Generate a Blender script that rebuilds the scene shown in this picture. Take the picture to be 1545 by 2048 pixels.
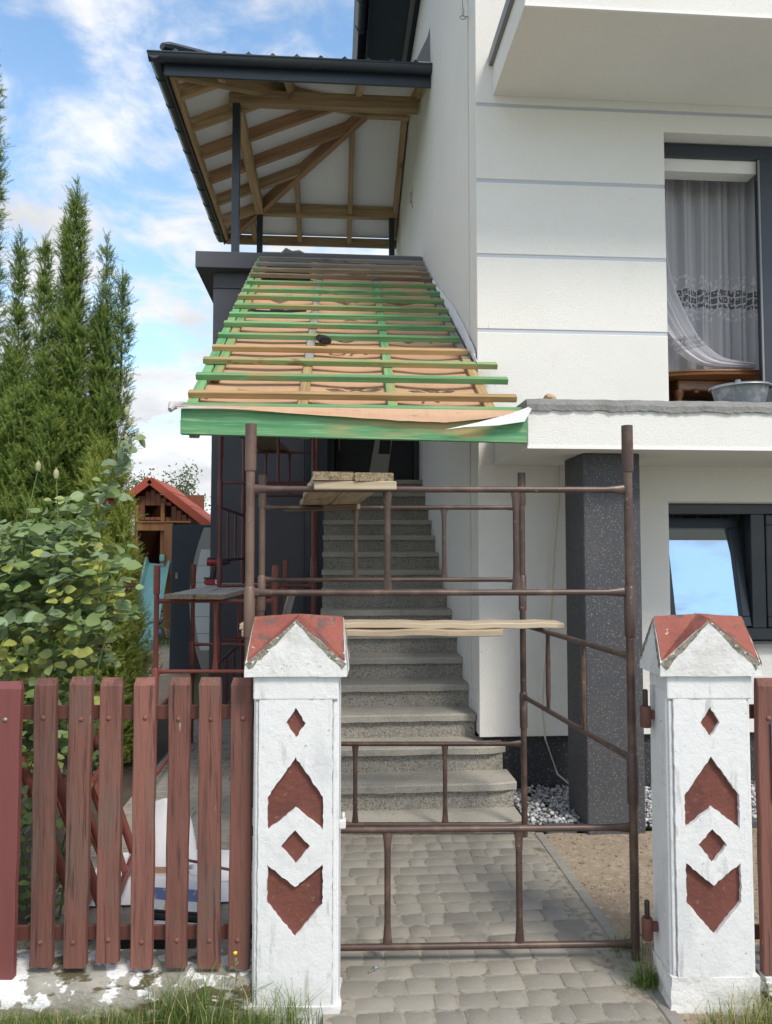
import bpy, bmesh, math, random
import numpy as np
from math import sin, cos, pi, radians, sqrt, atan2
from mathutils import Vector, Matrix, noise as mn
random.seed(7); RNG = np.random.default_rng(11)
for o in list(bpy.data.objects): bpy.data.objects.remove(o)
SC = bpy.context.scene; COL = SC.collection

# ------------------------------------------------------------------ camera, sky, sun, exposure
EYE = 1.75; YAW = math.atan(107/1500.); PITCH = math.atan(76/1500.)
cam = bpy.data.objects.new('camera', bpy.data.cameras.new('camera')); COL.objects.link(cam)
cam.location = (0, 0, EYE); cam.rotation_euler = (pi/2+PITCH, 0, -YAW)
cam.data.sensor_fit = 'VERTICAL'; cam.data.sensor_height = 36; cam.data.lens = 36*1500/2048.
cam.data.clip_start = 0.05; cam.data.clip_end = 2000; SC.camera = cam
SUN_EL, SUN_AZ = radians(50), radians(150)          # compass azimuth: 0 = +Y, 90 = +X
W_ = bpy.data.worlds.new('World'); SC.world = W_; W_.use_nodes = True
def build_world():
    nt = W_.node_tree; N = nt.nodes; L = nt.links; N.clear()
    out = N.new('ShaderNodeOutputWorld'); bg = N.new('ShaderNodeBackground')
    sky = N.new('ShaderNodeTexSky'); sky.sky_type = 'NISHITA'; sky.sun_disc = False
    sky.sun_elevation = SUN_EL; sky.sun_rotation = SUN_AZ; sky.air_density = 1.0; sky.dust_density = 0.6; sky.ozone_density = 2.5
    tc = N.new('ShaderNodeTexCoord'); sp = N.new('ShaderNodeSeparateXYZ'); L.new(tc.outputs['Generated'], sp.inputs[0])
    def m(op, a, b):
        n = N.new('ShaderNodeMath'); n.operation = op
        for i, v in enumerate((a, b)):
            if v is None: continue
            if isinstance(v, (int, float)): n.inputs[i].default_value = v
            else: L.new(v, n.inputs[i])
        return n.outputs[0]
    za = m('ADD', m('MAXIMUM', sp.outputs[2], 0.0), 0.22)
    cx = m('DIVIDE', sp.outputs[0], za); cy = m('DIVIDE', sp.outputs[1], za)
    cb = N.new('ShaderNodeCombineXYZ'); L.new(cx, cb.inputs[0]); L.new(cy, cb.inputs[1]); cb.inputs[2].default_value = 3.3
    def nz(scale, det, rough, dist=0):
        n = N.new('ShaderNodeTexNoise'); n.inputs['Scale'].default_value = scale; n.inputs['Detail'].default_value = det
        n.inputs['Roughness'].default_value = rough; n.inputs['Distortion'].default_value = dist
        L.new(cb.outputs[0], n.inputs['Vector']); return n.outputs[0]
    big = nz(2.3, 3, .5); det = nz(5.2, 9, .60, .3)
    f = m('ADD', m('MULTIPLY', big, .55), m('MULTIPLY', det, .45))
    mr = N.new('ShaderNodeMapRange'); mr.interpolation_type = 'SMOOTHSTEP'
    mr.inputs[1].default_value = .40; mr.inputs[2].default_value = .55; L.new(f, mr.inputs[0])
    low = N.new('ShaderNodeMapRange'); low.inputs[1].default_value = .55; low.inputs[2].default_value = .02   # more cloud low down
    low.inputs[3].default_value = 0; low.inputs[4].default_value = .5; L.new(sp.outputs[2], low.inputs[0])
    cov = m('MINIMUM', m('ADD', mr.outputs[0], m('MULTIPLY', low.outputs[0], m('MULTIPLY', det, 1.0))), .97)
    shade = N.new('ShaderNodeMapRange'); shade.inputs[1].default_value = .38; shade.inputs[2].default_value = .66
    shade.inputs[3].default_value = .74; shade.inputs[4].default_value = 1.06; L.new(nz(2.1, 6, .55), shade.inputs[0])
    cc = N.new('ShaderNodeMix'); cc.data_type = 'RGBA'; cc.blend_type = 'MULTIPLY'; cc.inputs[0].default_value = 1
    cc.inputs[6].default_value = (4.2, 4.23, 4.33, 1); L.new(shade.outputs[0], cc.inputs[7])
    mx = N.new('ShaderNodeMix'); mx.data_type = 'RGBA'; L.new(cov, mx.inputs[0])
    sg = N.new('ShaderNodeMix'); sg.data_type = 'RGBA'; sg.blend_type = 'MULTIPLY'; sg.inputs[0].default_value = 1
    sg.inputs[7].default_value = (1.22, 1.30, 1.22, 1); L.new(sky.outputs[0], sg.inputs[6])
    L.new(sg.outputs[2], mx.inputs[6]); L.new(cc.outputs[2], mx.inputs[7])
    L.new(mx.outputs[2], bg.inputs[0]); bg.inputs[1].default_value = 0.12
    L.new(bg.outputs[0], out.inputs[0])
build_world()
sl = bpy.data.lights.new('sun', 'SUN'); sl.energy = 1.5; sl.angle = radians(14); sl.color = (1, .93, .82)
sun = bpy.data.objects.new('sun', sl); COL.objects.link(sun)
sd = Vector((sin(SUN_AZ)*cos(SUN_EL), cos(SUN_AZ)*cos(SUN_EL), sin(SUN_EL)))
sun.rotation_euler = sd.to_track_quat('Z', 'Y').to_euler(); sun.location = sd*30
SC.view_settings.view_transform = 'Standard'; SC.view_settings.look = 'None'
SC.view_settings.exposure = 1.04; SC.view_settings.gamma = 1

# ------------------------------------------------------------------ helpers: objects
WM = {}
def link(name, data, parent=None, world=None):
    o = bpy.data.objects.new(name, data); COL.objects.link(o)
    w = world if world is not None else Matrix.Identity(4)
    if parent is not None:
        o.parent = parent; o.matrix_basis = WM[parent.name].inverted() @ w
    else: o.matrix_basis = w
    WM[o.name] = w
    return o
def tag(o, label=None, cat=None, group=None, kind=None):
    if label: o['label'] = label
    if cat: o['category'] = cat
    if group: o['group'] = group
    if kind: o['kind'] = kind
    return o
def thing(name, loc, label, cat, group=None, rz=0.0):
    o = link(name, None, None, Matrix.Translation(loc) @ Matrix.Rotation(rz, 4, 'Z')); o.empty_display_size = .1
    return tag(o, label, cat, group)
def struct(name, mesh, kind='structure'):
    o = link(name, mesh); o['kind'] = kind; return o

class MB:
    """collects geometry in world (or parent-local) coordinates"""
    def __init__(s): s.v = []; s.f = []
    def add(s, vs, fs):
        n = len(s.v); s.v.extend([tuple(p) for p in vs]); s.f.extend([tuple(i+n for i in f) for f in fs]); return s
    def box(s, x0, x1, y0, y1, z0, z1, M=None):
        vs = [Vector(p) for p in ((x0,y0,z0),(x1,y0,z0),(x1,y1,z0),(x0,y1,z0),(x0,y0,z1),(x1,y0,z1),(x1,y1,z1),(x0,y1,z1))]
        if M: vs = [M @ p for p in vs]
        return s.add(vs, [(0,3,2,1),(4,5,6,7),(0,1,5,4),(1,2,6,5),(2,3,7,6),(3,0,4,7)])
    def tube(s, pts, rad, n=10, rv=None, upv=(0,0,1), cap=True):
        """swept tube; rad list (horizontal radius), rv list (radius along up)"""
        pts = [Vector(p) for p in pts]; k = len(pts)
        if not isinstance(rad, (list, tuple)): rad = [rad]*k
        if rv is None: rv = rad
        base = len(s.v)
        for i, p in enumerate(pts):
            t = (pts[min(i+1, k-1)]-pts[max(i-1, 0)]).normalized()
            u = Vector(upv)
            if abs(t.dot(u)) > .95: u = Vector((0, 1, 0)) if abs(t.y) < .9 else Vector((1, 0, 0))
            a = t.cross(u).normalized(); b = a.cross(t).normalized()
            for j in range(n):
                an = 2*pi*j/n
                s.v.append(tuple(p + a*cos(an)*rad[i] + b*sin(an)*rv[i]))
        for i in range(k-1):
            for j in range(n):
                j2 = (j+1) % n
                s.f.append((base+i*n+j, base+i*n+j2, base+(i+1)*n+j2, base+(i+1)*n+j))
        if cap:
            s.f.append(tuple(base+j for j in range(n))[::-1]); s.f.append(tuple(base+(k-1)*n+j for j in range(n)))
        return s
    def prism(s, poly, y0, y1, plane='xz'):
        """closed polygon (2D, counter-clockwise) extruded"""
        n = len(poly)
        def P(a, b, c):
            return (a, c, b) if plane == 'xz' else ((c, a, b) if plane == 'yz' else (a, b, c))
        vs = [P(a, b, y0) for a, b in poly]+[P(a, b, y1) for a, b in poly]
        fs = [tuple(range(n)), tuple(range(2*n-1, n-1, -1))]+[(i, n+i, n+(i+1) % n, (i+1) % n) for i in range(n)]
        return s.add(vs, fs)
    def lathe(s, prof, cx, cy, n=24, close=False):
        base = len(s.v); k = len(prof)
        for r, z in prof:
            for j in range(n):
                a = 2*pi*j/n; s.v.append((cx+r*cos(a), cy+r*sin(a), z))
        for i in range(k-1):
            for j in range(n):
                j2 = (j+1) % n; s.f.append((base+i*n+j, base+i*n+j2, base+(i+1)*n+j2, base+(i+1)*n+j))
        if close:
            s.f.append(tuple(base+j for j in range(n))[::-1]); s.f.append(tuple(base+(k-1)*n+j for j in range(n)))
        return s
    def mesh(s, name, mat, smooth=False, bevel=0, seg=1, fixn=True):
        me = bpy.data.meshes.new(name); me.from_pydata(s.v, [], s.f)
        bm = bmesh.new(); bm.from_mesh(me)
        if fixn: bmesh.ops.recalc_face_normals(bm, faces=bm.faces)
        if bevel:
            es = [e for e in bm.edges if len(e.link_faces) == 2 and e.calc_face_angle(0) > .5]
            bmesh.ops.bevel(bm, geom=es, offset=bevel, segments=seg, affect='EDGES', clamp_overlap=True)
        bm.to_mesh(me); bm.free()
        if mat: me.materials.append(mat)
        if smooth:
            me.polygons.foreach_set('use_smooth', [True]*len(me.polygons))
            if smooth != 'all':
                try: me.set_sharp_from_angle(angle=radians(40))
                except Exception: pass
        return me
    def build(s, name, mat, parent=None, local=False, **kw):
        me = s.mesh(name, mat, **kw)
        if parent is None: return link(name, me)
        w = WM[parent.name]
        if not local: me.transform(w.inverted())
        return link(name, me, parent, w)
def np_mesh(name, verts, faces, mat, attr=None, smooth=False):
    """verts (n,3), faces (m,k) equal-sided"""
    verts = np.asarray(verts, np.float32); faces = np.asarray(faces, np.int32); k = faces.shape[1]
    me = bpy.data.meshes.new(name); me.vertices.add(len(verts)); me.vertices.foreach_set('co', verts.ravel())
    me.loops.add(faces.size); me.loops.foreach_set('vertex_index', faces.ravel())
    me.polygons.add(len(faces)); me.polygons.foreach_set('loop_start', np.arange(0, faces.size, k, dtype=np.int32))
    if attr is not None:
        a = me.attributes.new('tint', 'FLOAT', 'POINT'); a.data.foreach_set('value', np.asarray(attr, np.float32))
    me.update(calc_edges=True); me.validate()
    if smooth: me.polygons.foreach_set('use_smooth', [True]*len(me.polygons))
    if mat: me.materials.append(mat)
    return me
_tm = {}
def timber(name, p0, p1, w, h, mat, parent, roll=0, bevel=.003, upv=(0,0,1)):
    """beam from p0 to p1 (centre line), local X along the grain"""
    p0 = Vector(p0); p1 = Vector(p1); d = p1-p0; L = d.length
    key = (round(L, 2), w, h, mat.name, bevel)
    me = _tm.get(key)
    if me is None:
        me = MB().box(0, L, -w/2, w/2, -h/2, h/2).mesh(name, mat, bevel=bevel); _tm[key] = me
    x = d.normalized(); u = Vector(upv); y = u.cross(x).normalized(); z = x.cross(y)
    M = Matrix((x, y, z)).transposed().to_4x4(); M.translation = p0
    if roll: M = M @ Matrix.Rotation(roll, 4, 'X')
    return link(name, me, parent, M)
def plank_mesh(L, w, t, mat, seed, wob=.006, n=14):
    """uneven board along X with wandering edges"""
    rr = random.Random(seed); vs = []; fs = []
    for i in range(n+1):
        x = L*i/n; e = [rr.uniform(-wob, wob) for _ in range(2)]; b = rr.uniform(-wob, wob)*.5
        if i in (0, n): x += rr.uniform(-.004, .004)
        r = .004
        prof = [(-w/2+e[0]+r, b), (w/2+e[1]-r, b), (w/2+e[1], b+r), (w/2+e[1], b+t-r), (w/2+e[1]-r, b+t), (-w/2+e[0]+r, b+t), (-w/2+e[0], b+t-r), (-w/2+e[0], b+r)]
        vs += [(x+rr.uniform(-.002, .002)*(i in (0, n)), y, z) for y, z in prof]
    for i in range(n):
        for j in range(8): fs.append((i*8+j, i*8+(j+1) % 8, (i+1)*8+(j+1) % 8, (i+1)*8+j))
    fs.append(tuple(range(8))[::-1]); fs.append(tuple(range(n*8, n*8+8)))
    m = MB(); m.add(vs, fs); return m.mesh('plank', mat)
def frame_of(p0, p1, upv=(0,0,1)):
    p0 = Vector(p0); x = (Vector(p1)-p0).normalized(); y = Vector(upv).cross(x).normalized(); z = x.cross(y)
    M = Matrix((x, y, z)).transposed().to_4x4(); M.translation = p0; return M

# ------------------------------------------------------------------ helpers: materials
def mat(name, col, rough=.7, metal=0, layers=(), bumps=(), rnd=0, coat=0, spec=.5, tint=None, transl=0, coord='Object'):
    """layers: (kind, scale or (sx,sy,sz), lo, hi, colour, detail); bumps: (kind, scale, strength, distance)"""
    m = bpy.data.materials.new(name); m.use_nodes = True; nt = m.node_tree; N = nt.nodes; L = nt.links
    b = N['Principled BSDF']; b.inputs['Roughness'].default_value = rough; b.inputs['Metallic'].default_value = metal
    b.inputs['Specular IOR Level'].default_value = spec
    if coat: b.inputs['Coat Weight'].default_value = coat
    tc = N.new('ShaderNodeTexCoord'); src = tc.outputs[coord]
    oi = N.new('ShaderNodeObjectInfo')
    ad = N.new('ShaderNodeVectorMath'); ad.operation = 'MULTIPLY_ADD'      # shift the pattern per object
    cbx = N.new('ShaderNodeCombineXYZ')
    for i in range(3): L.new(oi.outputs['Random'], cbx.inputs[i])
    L.new(cbx.outputs[0], ad.inputs[0]); ad.inputs[1].default_value = (37.1, 17.7, 29.3); L.new(src, ad.inputs[2]); src = ad.outputs[0]
    def tex(kind, scale, det=4):
        sc = scale if isinstance(scale, (tuple, list)) else (scale,)*3
        mp = N.new('ShaderNodeMapping'); mp.inputs['Scale'].default_value = sc; L.new(src, mp.inputs[0])
        if kind == 'noise':
            t = N.new('ShaderNodeTexNoise'); t.inputs['Scale'].default_value = 1; t.inputs['Detail'].default_value = det; t.inputs['Roughness'].default_value = .6
            L.new(mp.outputs[0], t.inputs['Vector']); return t.outputs[0]
        if kind == 'cell':
            t = N.new('ShaderNodeTexVoronoi'); t.inputs['Scale'].default_value = 1; L.new(mp.outputs[0], t.inputs['Vector'])
            s_ = N.new('ShaderNodeSeparateColor'); L.new(t.outputs['Color'], s_.inputs[0]); return s_.outputs[0]
        if kind == 'crack':
            n2 = N.new('ShaderNodeTexNoise'); n2.inputs['Scale'].default_value = .7; n2.inputs['Detail'].default_value = 4; L.new(mp.outputs[0], n2.inputs['Vector'])
            mm = N.new('ShaderNodeVectorMath'); mm.operation = 'MULTIPLY_ADD'; mm.inputs[1].default_value = (1.2, 1.2, 1.2)
            L.new(n2.outputs['Color'], mm.inputs[0]); L.new(mp.outputs[0], mm.inputs[2])
            t = N.new('ShaderNodeTexVoronoi'); t.feature = 'DISTANCE_TO_EDGE'; t.inputs['Scale'].default_value = 1; L.new(mm.outputs[0], t.inputs['Vector']); return t.outputs[0]
        if kind == 'wave':
            t = N.new('ShaderNodeTexWave'); t.wave_type = 'BANDS'; t.bands_direction = 'Y'; t.inputs['Scale'].default_value = 1; t.inputs['Distortion'].default_value = 3; t.inputs['Detail'].default_value = 3
            L.new(mp.outputs[0], t.inputs['Vector']); return t.outputs[1]
    def rng(v, lo, hi):
        r = N.new('ShaderNodeMapRange'); r.interpolation_type = 'SMOOTHSTEP' if lo < hi else 'LINEAR'
        r.inputs[1].default_value = lo; r.inputs[2].default_value = hi; L.new(v, r.inputs[0]); return r.outputs[0]
    c = None
    def mix(fac, a, bcol, blend='MIX'):
        x = N.new('ShaderNodeMix'); x.data_type = 'RGBA'; x.blend_type = blend
        if isinstance(fac, (int, float)): x.inputs[0].default_value = fac
        else: L.new(fac, x.inputs[0])
        for idx, v in ((6, a), (7, bcol)):
            if isinstance(v, tuple): x.inputs[idx].default_value = (*v, 1)
            else: L.new(v, x.inputs[idx])
        return x.outputs[2]
    c = tuple(col)
    if tint:
        at = N.new('ShaderNodeAttribute'); at.attribute_name = 'tint'; cr = N.new('ShaderNodeValToRGB')
        el = cr.color_ramp.elements; el[0].color = (*tint[0][1], 1); el[0].position = tint[0][0]; el[1].color = (*tint[-1][1], 1); el[1].position = tint[-1][0]
        for p, k in tint[1:-1]: e = el.new(p); e.color = (*k, 1)
        L.new(at.outputs['Fac'], cr.inputs[0]); c = cr.outputs[0]
    for ly in layers:
        kind, scale, lo, hi, lc = ly[:5]; det = ly[5] if len(ly) > 5 else 4
        c = mix(rng(tex(kind, scale, det), lo, hi), c, tuple(lc))
    if rnd:
        r = N.new('ShaderNodeMapRange'); r.inputs[3].default_value = 1-rnd; r.inputs[4].default_value = 1+rnd; L.new(oi.outputs['Random'], r.inputs[0])
        h = N.new('ShaderNodeHueSaturation'); L.new(r.outputs[0], h.inputs['Value'])
        if isinstance(c, tuple): h.inputs['Color'].default_value = (*c, 1)
        else: L.new(c, h.inputs['Color'])
        c = h.outputs[0]
    if isinstance(c, tuple): b.inputs['Base Color'].default_value = (*c, 1)
    else: L.new(c, b.inputs['Base Color'])
    last = None
    for kind, scale, st, dist in bumps:
        bn = N.new('ShaderNodeBump'); bn.inputs['Strength'].default_value = st; bn.inputs['Distance'].default_value = dist
        h = tex(kind, scale, 5)
        if kind == 'crack': h = rng(h, .0, .06)
        L.new(h, bn.inputs['Height'])
        if last: L.new(last, bn.inputs['Normal'])
        last = bn.outputs[0]
    if last: L.new(last, b.inputs['Normal'])
    if transl:
        tr = N.new('ShaderNodeBsdfTranslucent'); ms = N.new('ShaderNodeMixShader'); ms.inputs[0].default_value = transl
        if isinstance(c, tuple): tr.inputs[0].default_value = (*c, 1)
        else: L.new(c, tr.inputs[0])
        L.new(b.outputs[0], ms.inputs[1]); L.new(tr.outputs[0], ms.inputs[2]); L.new(ms.outputs[0], N['Material Output'].inputs[0])
    return m
def wood(name, c, dark, light, rnd=.12, extra=(), rough=.75):
    return mat(name, c, rough, layers=[('noise', (1.2, 22, 22), .38, .68, dark), ('noise', (2.5, 60, 60), .55, .75, light), ('noise', (3.0, 6, 6), .64, .8, tuple(k*.6 for k in dark), 2), *extra],
               bumps=[('noise', (4, 110, 110), .35, .003)], rnd=rnd)
M = {}
M['plaster'] = mat('plaster', (.785, .77, .735), .9, layers=[('noise', .9, .42, .8, (.745, .73, .695)), ('noise', (3, 3, .8), .58, .85, (.735, .72, .685)), ('noise', 3.5, .60, .80, (.75, .73, .68)), ('noise', (40, 40, 40), .66, .74, (.64, .625, .59)), ('noise', (28, 28, 9), .735, .75, (.48, .46, .42))], bumps=[('noise', 160, .8, .006), ('noise', 6, .25, .012)])
M['dark_plaster'] = mat('dark_plaster', (.112, .114, .132), .9, layers=[('noise', 1.1, .4, .75, (.13, .132, .15))], bumps=[('noise', 200, .5, .004)])
M['plinth_plaster'] = mat('plinth_plaster', (.035, .037, .042), .85, layers=[('cell', 160, .93, .95, (.16, .16, .15))], bumps=[('noise', 260, .5, .004)])
M['mosaic'] = mat('mosaic_plaster', (.062, .064, .074), .8, layers=[('noise', 3, .45, .75, (.075, .076, .084)), ('cell', 190, .965, .972, (.20, .185, .15)), ('cell', 260, .975, .98, (.26, .24, .2))], bumps=[('noise', 260, .5, .003)])
M['mortar'] = mat('mortar', (.27, .265, .255), .95, layers=[('noise', 7, .4, .7, (.20, .195, .19)), ('noise', 40, .6, .8, (.33, .32, .31))], bumps=[('noise', 50, .8, .012), ('noise', 220, .5, .005)])
M['anthracite'] = mat('anthracite_metal', (.030, .040, .056), .42, 0, bumps=[('noise', 30, .04, .002)], layers=[('noise', 6, .4, .8, (.036, .047, .064))], coat=.15)
M['soffit_dark'] = mat('dark_soffit', (.035, .05, .066), .6, layers=[('noise', 5, .4, .8, (.043, .06, .078))])
M['sheetmetal'] = mat('grey_sheet_metal', (.22, .22, .23), .5, .4)
M['rafter'] = wood('rafter_wood', (.45, .315, .175), (.31, .20, .10), (.54, .40, .24), .22)
M['rafter_red'] = wood('rafter_wood_red', (.36, .215, .115), (.26, .145, .075), (.43, .28, .16), .2)
M['white_board'] = mat('white_underlay', (.82, .815, .80), .8, layers=[('noise', 1.5, .4, .8, (.76, .755, .74))], bumps=[('noise', 4, .2, .01)])
G_STAIN = [('noise', (2.2, 12, 12), .57, .78, (.085, .24, .07)), ('noise', (1.3, 4, 4), .64, .74, (.36, .27, .10))]
M['green'] = wood('green_stained_wood', (.155, .34, .145), (.09, .24, .10), (.29, .43, .23), .18, [('noise', (2.2, 9, 9), .53, .66, (.30, .27, .11)), ('noise', (.9, 3, 3), .60, .70, (.24, .42, .19))])
M['green_worn'] = wood('green_worn_wood', (.19, .35, .14), (.15, .23, .08), (.32, .43, .20), .18, [('noise', (1.6, 7, 7), .48, .62, (.36, .27, .12)), ('noise', (3, 9, 9), .62, .72, (.14, .10, .05))])
M['fascia_green'] = mat('green_fascia_wood', (.12, .315, .145), .65, layers=[('noise', (1.1, 16, 16), .42, .66, (.06, .235, .10)), ('noise', (3.5, 75, 75), .50, .72, (.25, .43, .21)), ('noise', (.9, 4, 6), .56, .68, (.38, .31, .13)), ('noise', (5, 8, 8), .71, .77, (.10, .075, .03), 2)], bumps=[('noise', (4, 110, 110), .35, .003)])
M['batten'] = wood('pale_batten_wood', (.46, .31, .145), (.30, .19, .08), (.56, .41, .22), .15, [('noise', (1.5, 3, 3), .68, .75, (.14, .25, .08))])
M['batten_old'] = wood('old_batten_wood', (.25, .19, .12), (.15, .11, .07), (.33, .27, .19), .18)
M['batten_grey'] = wood('weathered_grey_wood', (.28, .26, .235), (.18, .165, .15), (.36, .34, .31), .15)
M['plank'] = wood('scaffold_plank_wood', (.42, .33, .235), (.27, .20, .13), (.52, .43, .32), .15, [('noise', 8, .62, .8, (.22, .17, .11))])
M['plank_pale'] = wood('pale_plank_wood', (.48, .395, .285), (.34, .26, .17), (.56, .48, .37), .08)
M['plank_grey'] = wood('grey_plank_wood', (.42, .39, .36), (.29, .26, .235), (.50, .47, .44), .12)
M['end_grain'] = mat('end_grain', (.30, .23, .145), .95, layers=[('noise', 90, .45, .6, (.16, .12, .075)), ('noise', 25, .55, .7, (.40, .33, .22))], bumps=[('noise', 120, .8, .006)])
M['membrane'] = mat('roof_membrane', (.53, .32, .195), .6, layers=[('noise', 3, .4, .75, (.46, .27, .16)), ('noise', 60, .6, .7, (.56, .35, .22)), ('noise', (9, 30, 30), .60, .70, (.40, .24, .145))], bumps=[('noise', (7, 2.2, 2.2), .55, .02), ('noise', 25, .2, .004)])
M['print'] = mat('membrane_print', (.13, .072, .042), .65, layers=[('noise', 30, .45, .75, (.30, .175, .105))])
M['membrane_fold'] = mat('grey_membrane_underside', (.52, .49, .50), .65, layers=[('noise', 5, .5, .8, (.44, .42, .44))], bumps=[('noise', 9, .4, .02)])
M['membrane_white'] = mat('white_membrane', (.74, .73, .76), .65, layers=[('noise', 5, .5, .8, (.66, .65, .69))], bumps=[('noise', 9, .4, .02)])
M['tube'] = mat('brown_scaffold_paint', (.082, .052, .044), .42, .2, layers=[('noise', 9, .46, .70, (.145, .092, .068)), ('noise', 4, .55, .75, (.07, .045, .042)), ('noise', (30, 30, 30), .64, .72, (.21, .155, .11)), ('noise', 60, .70, .73, (.38, .31, .21))], bumps=[('noise', 60, .25, .002)], rnd=.12)
M['tube_tan'] = mat('worn_brown_scaffold_paint', (.165, .105, .078), .5, .15, layers=[('noise', 7, .45, .7, (.11, .068, .055)), ('noise', 45, .66, .71, (.34, .27, .19))], bumps=[('noise', 60, .25, .002)], rnd=.1)
M['tube_red'] = mat('red_scaffold_paint', (.215, .058, .042), .45, .1, layers=[('noise', 8, .5, .75, (.16, .045, .036)), ('noise', 50, .70, .73, (.33, .2, .15))], bumps=[('noise', 50, .25, .002)], rnd=.15)
M['tube_maroon'] = mat('maroon_scaffold_paint', (.125, .034, .034), .45, .1, layers=[('noise', 8, .5, .75, (.09, .028, .03)), ('noise', 50, .70, .73, (.25, .16, .13))], rnd=.15)
M['tube_dark'] = mat('dark_steel', (.045, .036, .032), .45, .4)
PK = [('noise', (16, 16, 1.1), .46, .70, (.125, .056, .044)), ('noise', (7, 7, 2.2), .50, .72, (.165, .095, .075)), ('noise', (60, 60, 3), .57, .70, (.075, .036, .03)), ('noise', (25, 25, 5), .70, .74, (.40, .35, .32)), ('noise', 6, .64, .78, (.105, .085, .06))]
M['picket'] = mat('weathered_brown_paint', (.212, .086, .066), .78, layers=PK, bumps=[('noise', (60, 60, 5), .9, .010), ('noise', (22, 22, 1.6), .7, .014)], rnd=.24)
M['picket_new'] = mat('fresh_maroon_paint', (.185, .056, .052), .6, layers=[('noise', (20, 20, 2), .5, .75, (.16, .05, .046))], bumps=[('noise', (50, 50, 4), .3, .004)])
M['rail'] = mat('brown_rail_paint', (.14, .052, .04), .55, .1, layers=[('noise', 12, .5, .75, (.10, .045, .036))], bumps=[('noise', 40, .3, .003)])
M['white_paint'] = mat('cracked_white_paint', (.73, .73, .735), .8, layers=[('noise', (5, 5, 2.2), .48, .72, (.61, .615, .625)), ('noise', (24, 24, 4), .56, .72, (.50, .495, .49)), ('noise', (9, 9, 7), .62, .76, (.45, .44, .425)), ('noise', 45, .68, .72, (.36, .34, .31)), ('crack', 5, .006, .002, (.66, .645, .63)), ('noise', 90, .70, .76, (.55, .53, .5))], bumps=[('noise', 26, .4, .008), ('noise', 130, .35, .004), ('noise', 8, .3, .012)])
M['cap_white'] = mat('flaking_white_paint', (.70, .695, .685), .85, layers=[('noise', 6, .48, .74, (.57, .56, .54)), ('crack', 9, .008, .002, (.58, .55, .51)), ('noise', (14, 14, 14), .66, .76, (.46, .43, .37)), ('noise', 60, .66, .72, (.32, .29, .24))], bumps=[('noise', 30, .6, .01), ('noise', 110, .4, .005)])
M['cap_dirty'] = mat('lichen_grey_concrete', (.27, .25, .20), .95, layers=[('noise', 40, .45, .62, (.16, .145, .115)), ('noise', 55, .56, .64, (.66, .64, .60)), ('noise', 9, .55, .7, (.38, .33, .23))], bumps=[('noise', 50, .9, .015)])
M['cap_red'] = mat('flaking_red_paint', (.30, .09, .065), .8, layers=[('noise', 5, .42, .70, (.215, .06, .05)), ('noise', 13, .52, .66, (.14, .08, .066)), ('noise', (9, 9, 9), .66, .69, (.55, .47, .36)), ('noise', 30, .60, .68, (.24, .13, .095)), ('noise', 90, .66, .74, (.2, .12, .09))], bumps=[('noise', 40, .7, .01), ('noise', 11, .5, .012)])
M['inset_red'] = mat('brown_red_recess_paint', (.165, .052, .038), .72, layers=[('noise', 8, .42, .70, (.115, .038, .03)), ('noise', 35, .62, .72, (.25, .12, .09))], bumps=[('noise', 45, .6, .008)])
M['footing'] = mat('flaking_whitewashed_concrete', (.36, .345, .30), .95, layers=[('noise', 5, .42, .58, (.27, .255, .215)), ('noise', (8, 8, 13), .50, .535, (.74, .735, .73)), ('noise', (4.5, 4.5, 17), .545, .60, (.10, .082, .045)), ('noise', 70, .64, .7, (.5, .49, .47))], bumps=[('noise', (8, 8, 13), .8, .025), ('noise', 60, .6, .01)])
M['terrazzo'] = mat('terrazzo_riser', (.315, .295, .255), .85, layers=[('noise', 2.5, .4, .75, (.22, .208, .182)), ('cell', 150, .70, .76, (.38, .365, .33)), ('cell', 170, .84, .88, (.12, .112, .1)), ('cell', 110, .93, .95, (.24, .18, .13)), ('noise', 4, .6, .8, (.17, .16, .138))], bumps=[('noise', 120, .5, .004)])
M['tread'] = mat('worn_concrete_tread', (.39, .365, .315), .85, layers=[('noise', 3, .4, .75, (.30, .286, .252)), ('cell', 170, .82, .86, (.42, .405, .37)), ('cell', 190, .90, .94, (.24, .226, .2)), ('noise', 12, .62, .76, (.25, .236, .205))], bumps=[('noise', 110, .35, .003)])
M['paver'] = mat('concrete_paver', (.268, .246, .208), .9, layers=[('noise', 6, .4, .75, (.235, .22, .192)), ('noise', 60, .60, .75, (.34, .325, .29)), ('noise', 130, .64, .72, (.17, .16, .14)), ('noise', 2.5, .62, .8, (.20, .188, .165))], bumps=[('noise', 120, .6, .004), ('noise', 14, .35, .006)], rnd=.14)
M['joint'] = mat('joint_sand', (.33, .30, .25), .95, layers=[('noise', 30, .4, .7, (.17, .15, .115)), ('noise', 5, .6, .75, (.12, .12, .075))], bumps=[('noise', 150, .7, .006)])
M['soil'] = mat('sandy_soil', (.35, .275, .20), 1, layers=[('noise', 3, .4, .7, (.29, .225, .16)), ('noise', 25, .50, .68, (.42, .345, .26)), ('noise', 110, .60, .72, (.17, .13, .092)), ('noise', 70, .66, .74, (.50, .44, .36))], bumps=[('noise', 20, .7, .02), ('noise', 90, .9, .012)])
M['garden_soil'] = mat('dark_garden_soil', (.08, .06, .04), 1, layers=[('noise', 12, .4, .7, (.05, .04, .028))], bumps=[('noise', 30, .8, .02)])
M['lawn'] = mat('lawn_ground', (.075, .10, .035), 1, layers=[('noise', 2, .4, .7, (.10, .12, .045)), ('noise', 40, .5, .7, (.05, .075, .025))], bumps=[('noise', 60, .8, .02)])
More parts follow.
